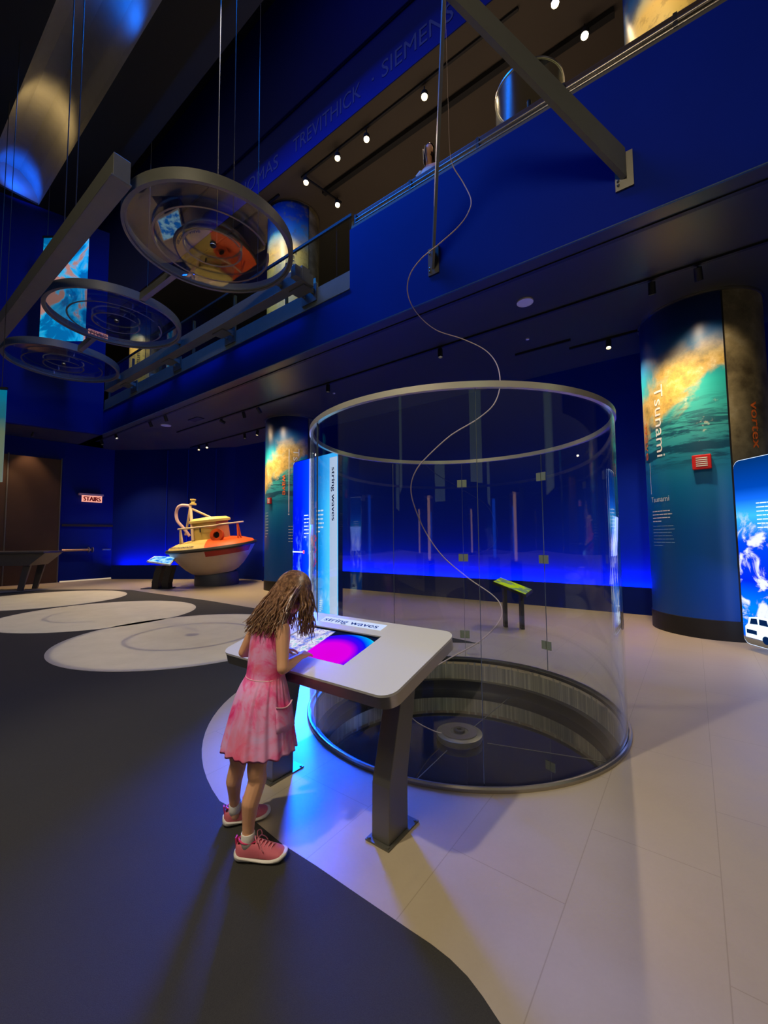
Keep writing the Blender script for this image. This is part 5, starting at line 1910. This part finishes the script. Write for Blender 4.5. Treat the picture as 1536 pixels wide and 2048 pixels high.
# ------------------------------------------------------------------ upper gallery: visitor and glass exhibit
pc = hitd(848, 330, 5.78)
VS = thing('person', Vector((pc.x, pc.y, ZF - .02)), 'visitor with dark hair and a white sleeve leaning at the upper balcony rail', 'person')
sV = sdz(pc)[0]
hd = hitd(858, 303, 5.75)
mb = MB()
hz = hd.z
hs = sdz(hd)[0]
mb.ball(hd, 1., 16, sc=(.078, .095, .115))
blob_parts(mb, [(hd - Z * .08, .05), (WP(hs + .05, 5.82, hz - .19), .055)])
blob_parts(mb, [(WP(hs + .20, 5.83, hz - .27), .06), (WP(hs + .05, 5.84, hz - .24), .09), (WP(hs - .10, 5.82, hz - .27), .06)])
blob_parts(mb, [(WP(hs + .05, 5.85, hz - .38), .12), (WP(hs + .05, 5.92, hz - .62), .11), (WP(hs + .05, 5.98, hz - .75), .13)])
for sg_ in (-.09, .09):
    blob_parts(mb, [(WP(hs + .05 + sg_, 5.98, hz - .8), .085), (WP(hs + .05 + sg_, 5.94, ZF + .45), .055), (WP(hs + .05 + sg_, 5.97, ZF + .08), .04), (WP(hs + .05 + sg_, 5.86, ZF + .02), .035)])
for sg_, s2 in ((.17, .22), (-.10, -.14)):
    e_ = WP(hs + .05 + s2, 5.72, hz - .42)
    blob_parts(mb, [(WP(hs + .05 + sg_, 5.82, hz - .27), .05), (e_, .04), (WP(hs + .02 + s2 * .5, 5.46, 7.265), .03)])
    hand(mb, WP(hs + .02 + s2 * .5, 5.44, 7.25), -NV, SV * (1 if s2 < 0 else -1), Z, .35, 1.1)
skin(mb, 'body', M['skin'], VS, .008, 4)
mb = MB()
hb = MB().ball(hd + Z * .01 + NV * .02, 1., 20, sc=(.09, .108, .13))
keep = [f for f in hb.f if not ((sum((Vector(hb.v[i]) for i in f), Vector()) / len(f) - hd).dot(-NV * .6 - SV * .8) > .070)]
mb.add(hb.v, keep)
for i in range(40):
    a = radians(rh.uniform(0, 360))
    b = hd + SV * cos(a) * .088 + NV * sin(a) * .10
    if (b - hd).normalized().dot(-NV * .6 - SV * .8) > .55:
        continue
    mb.tube([b + Z * .04, b - Z * .08, b - Z * rh.uniform(.16, .24)], [.012, .012, .003], 5)
mb.build('hair', plain('dark_hair', (40, 26, 20), .4), VS, True)
mb = MB()
prof = [(.17, -.64), (.15, -.5), (.155, -.36), (.14, -.28), (.07, -.20)]
vs, fs = [], []
for r, dz in prof:
    for k_ in range(24):
        a = 2 * pi * k_ / 24
        vs.append(WP(hs + .05 + r * 1.25 * cos(a), 5.88 + r * .85 * sin(a) - (.03 if dz > -.4 else -.03), hz + dz))
for i in range(4):
    for k_ in range(24):
        b = (k_ + 1) % 24
        fs.append((i * 24 + k_, i * 24 + b, (i + 1) * 24 + b, (i + 1) * 24 + k_))
mb.add(vs, fs)
mb.tube([WP(hs + .19, 5.82, hz - .26), WP(hs + .25, 5.77, hz - .36)], [.07, .066], 12, caps=False)
mb.build('shirt', plain('white_shirt', (206, 220, 214), .8), VS, True)

gc = WP(1.73, 6.15, 0)
GD = thing('glass_drum', (gc.x, gc.y, 6.085), 'round glass drum exhibit on the upper gallery behind the balcony rail', 'glass exhibit')
MB().ring(gc, .49, .50, ZF + .6, 8.30, 64).build('glass_wall', thin_glass('drum_glass', (.80, .84, .78), .03, .3, .25), GD, True)
MB().ring(gc, .485, .51, 8.30, 8.325, 64).build('top_rim', M['steel'], GD, True)
MB().lathe(gc, [(.001, 6.085), (.55, 6.085), (.55, ZF + .6), (.001, ZF + .6)], 48).build('base', M['truss'], GD, True)
MB().tube([gc + Z * (ZF + .6), gc + Z * 8.2], .035, 12).build('centre_post', M['dark'], GD, True)


# ------------------------------------------------------------------ unseen banners and lit cases, added for the glass tube to mirror
M['banner_green'] = emit('pale_green_banner', (150, 170, 140), .8)  # banners glow by themselves so they show up in the glass
for i, (x, y, ang, z0_, lab) in enumerate(((-5.2, -2.4, 35, 2.6, 'pale green banner hanging behind the camera, mirrored left in the glass tube'), (1.4, -5.2, -5, 2.8, 'pale green banner hanging behind the camera, mirrored in the middle of the glass tube'), (6.4, -1.2, -60, 2.4, 'pale green banner hanging behind the camera, mirrored right in the glass tube'))):
    d_ = Vector((cos(radians(ang)), sin(radians(ang)), 0))
    nn = Vector((-d_.y, d_.x, 0))
    k = thing('hanging_banner', (x, y, z0_), lab, 'banner', 'banners behind the camera')
    o_ = Vector((x, y, 0))
    MB().slab([o_ - d_ * .8 + Z * z0_, o_ + d_ * .8 + Z * z0_, o_ + d_ * .8 + Z * (z0_ + 2.6), o_ - d_ * .8 + Z * (z0_ + 2.6)], nn, .02).build('printed_panel', M['banner_green'], k)
    MB().bar(o_ - d_ * .85 + Z * (z0_ + 2.63), o_ + d_ * .85 + Z * (z0_ + 2.63), .05, .05).build('top_bar', M['dark'], k)
    MB().tube([o_ + Z * (z0_ + 2.6), o_ + Z * ZH], .01, 6).build('cord', M['dark'], k)
M['case_light'] = emit('warm_case_light', (255, 196, 140), 1.6)  # lit cases made up for the tube's reflections, none in view
M['case_blue'] = emit('blue_case_light', (30, 90, 255), 2.0)
for i, (x, y, mt, lab) in enumerate(((-3.4, -4.6, 'case_light', 'warm lit case added behind the camera for reflections, left of the others'), (4.6, -4.2, 'case_light', 'warm lit case added behind the camera for reflections, right of the others'), (-7.2, .4, 'case_blue', 'blue lit case added for reflections at the far left behind the camera'), (3.2, -6.4, 'case_blue', 'blue lit case added for reflections in the middle behind the camera'))):
    k = thing('reflection_case', (x, y, 0), lab, 'display case', 'added cases behind the camera')
    MB().box((x, y, .45), (.4, 0, 0), (0, .4, 0), (0, 0, .45)).build('plinth', M['dark'], k)
    MB().box((x, y, 1.7), (.10, 0, 0), (0, .10, 0), (0, 0, .78)).build('lit_core', M[mt], k)
    MB().box((x, y, 1.7), (.38, 0, 0), (0, .38, 0), (0, 0, .79)).build('glass_box', M['glass'], k)
    MB().box((x, y, 2.55), (.4, 0, 0), (0, .4, 0), (0, 0, .05)).build('lid', M['dark'], k)

print('objects', len(bpy.data.objects))
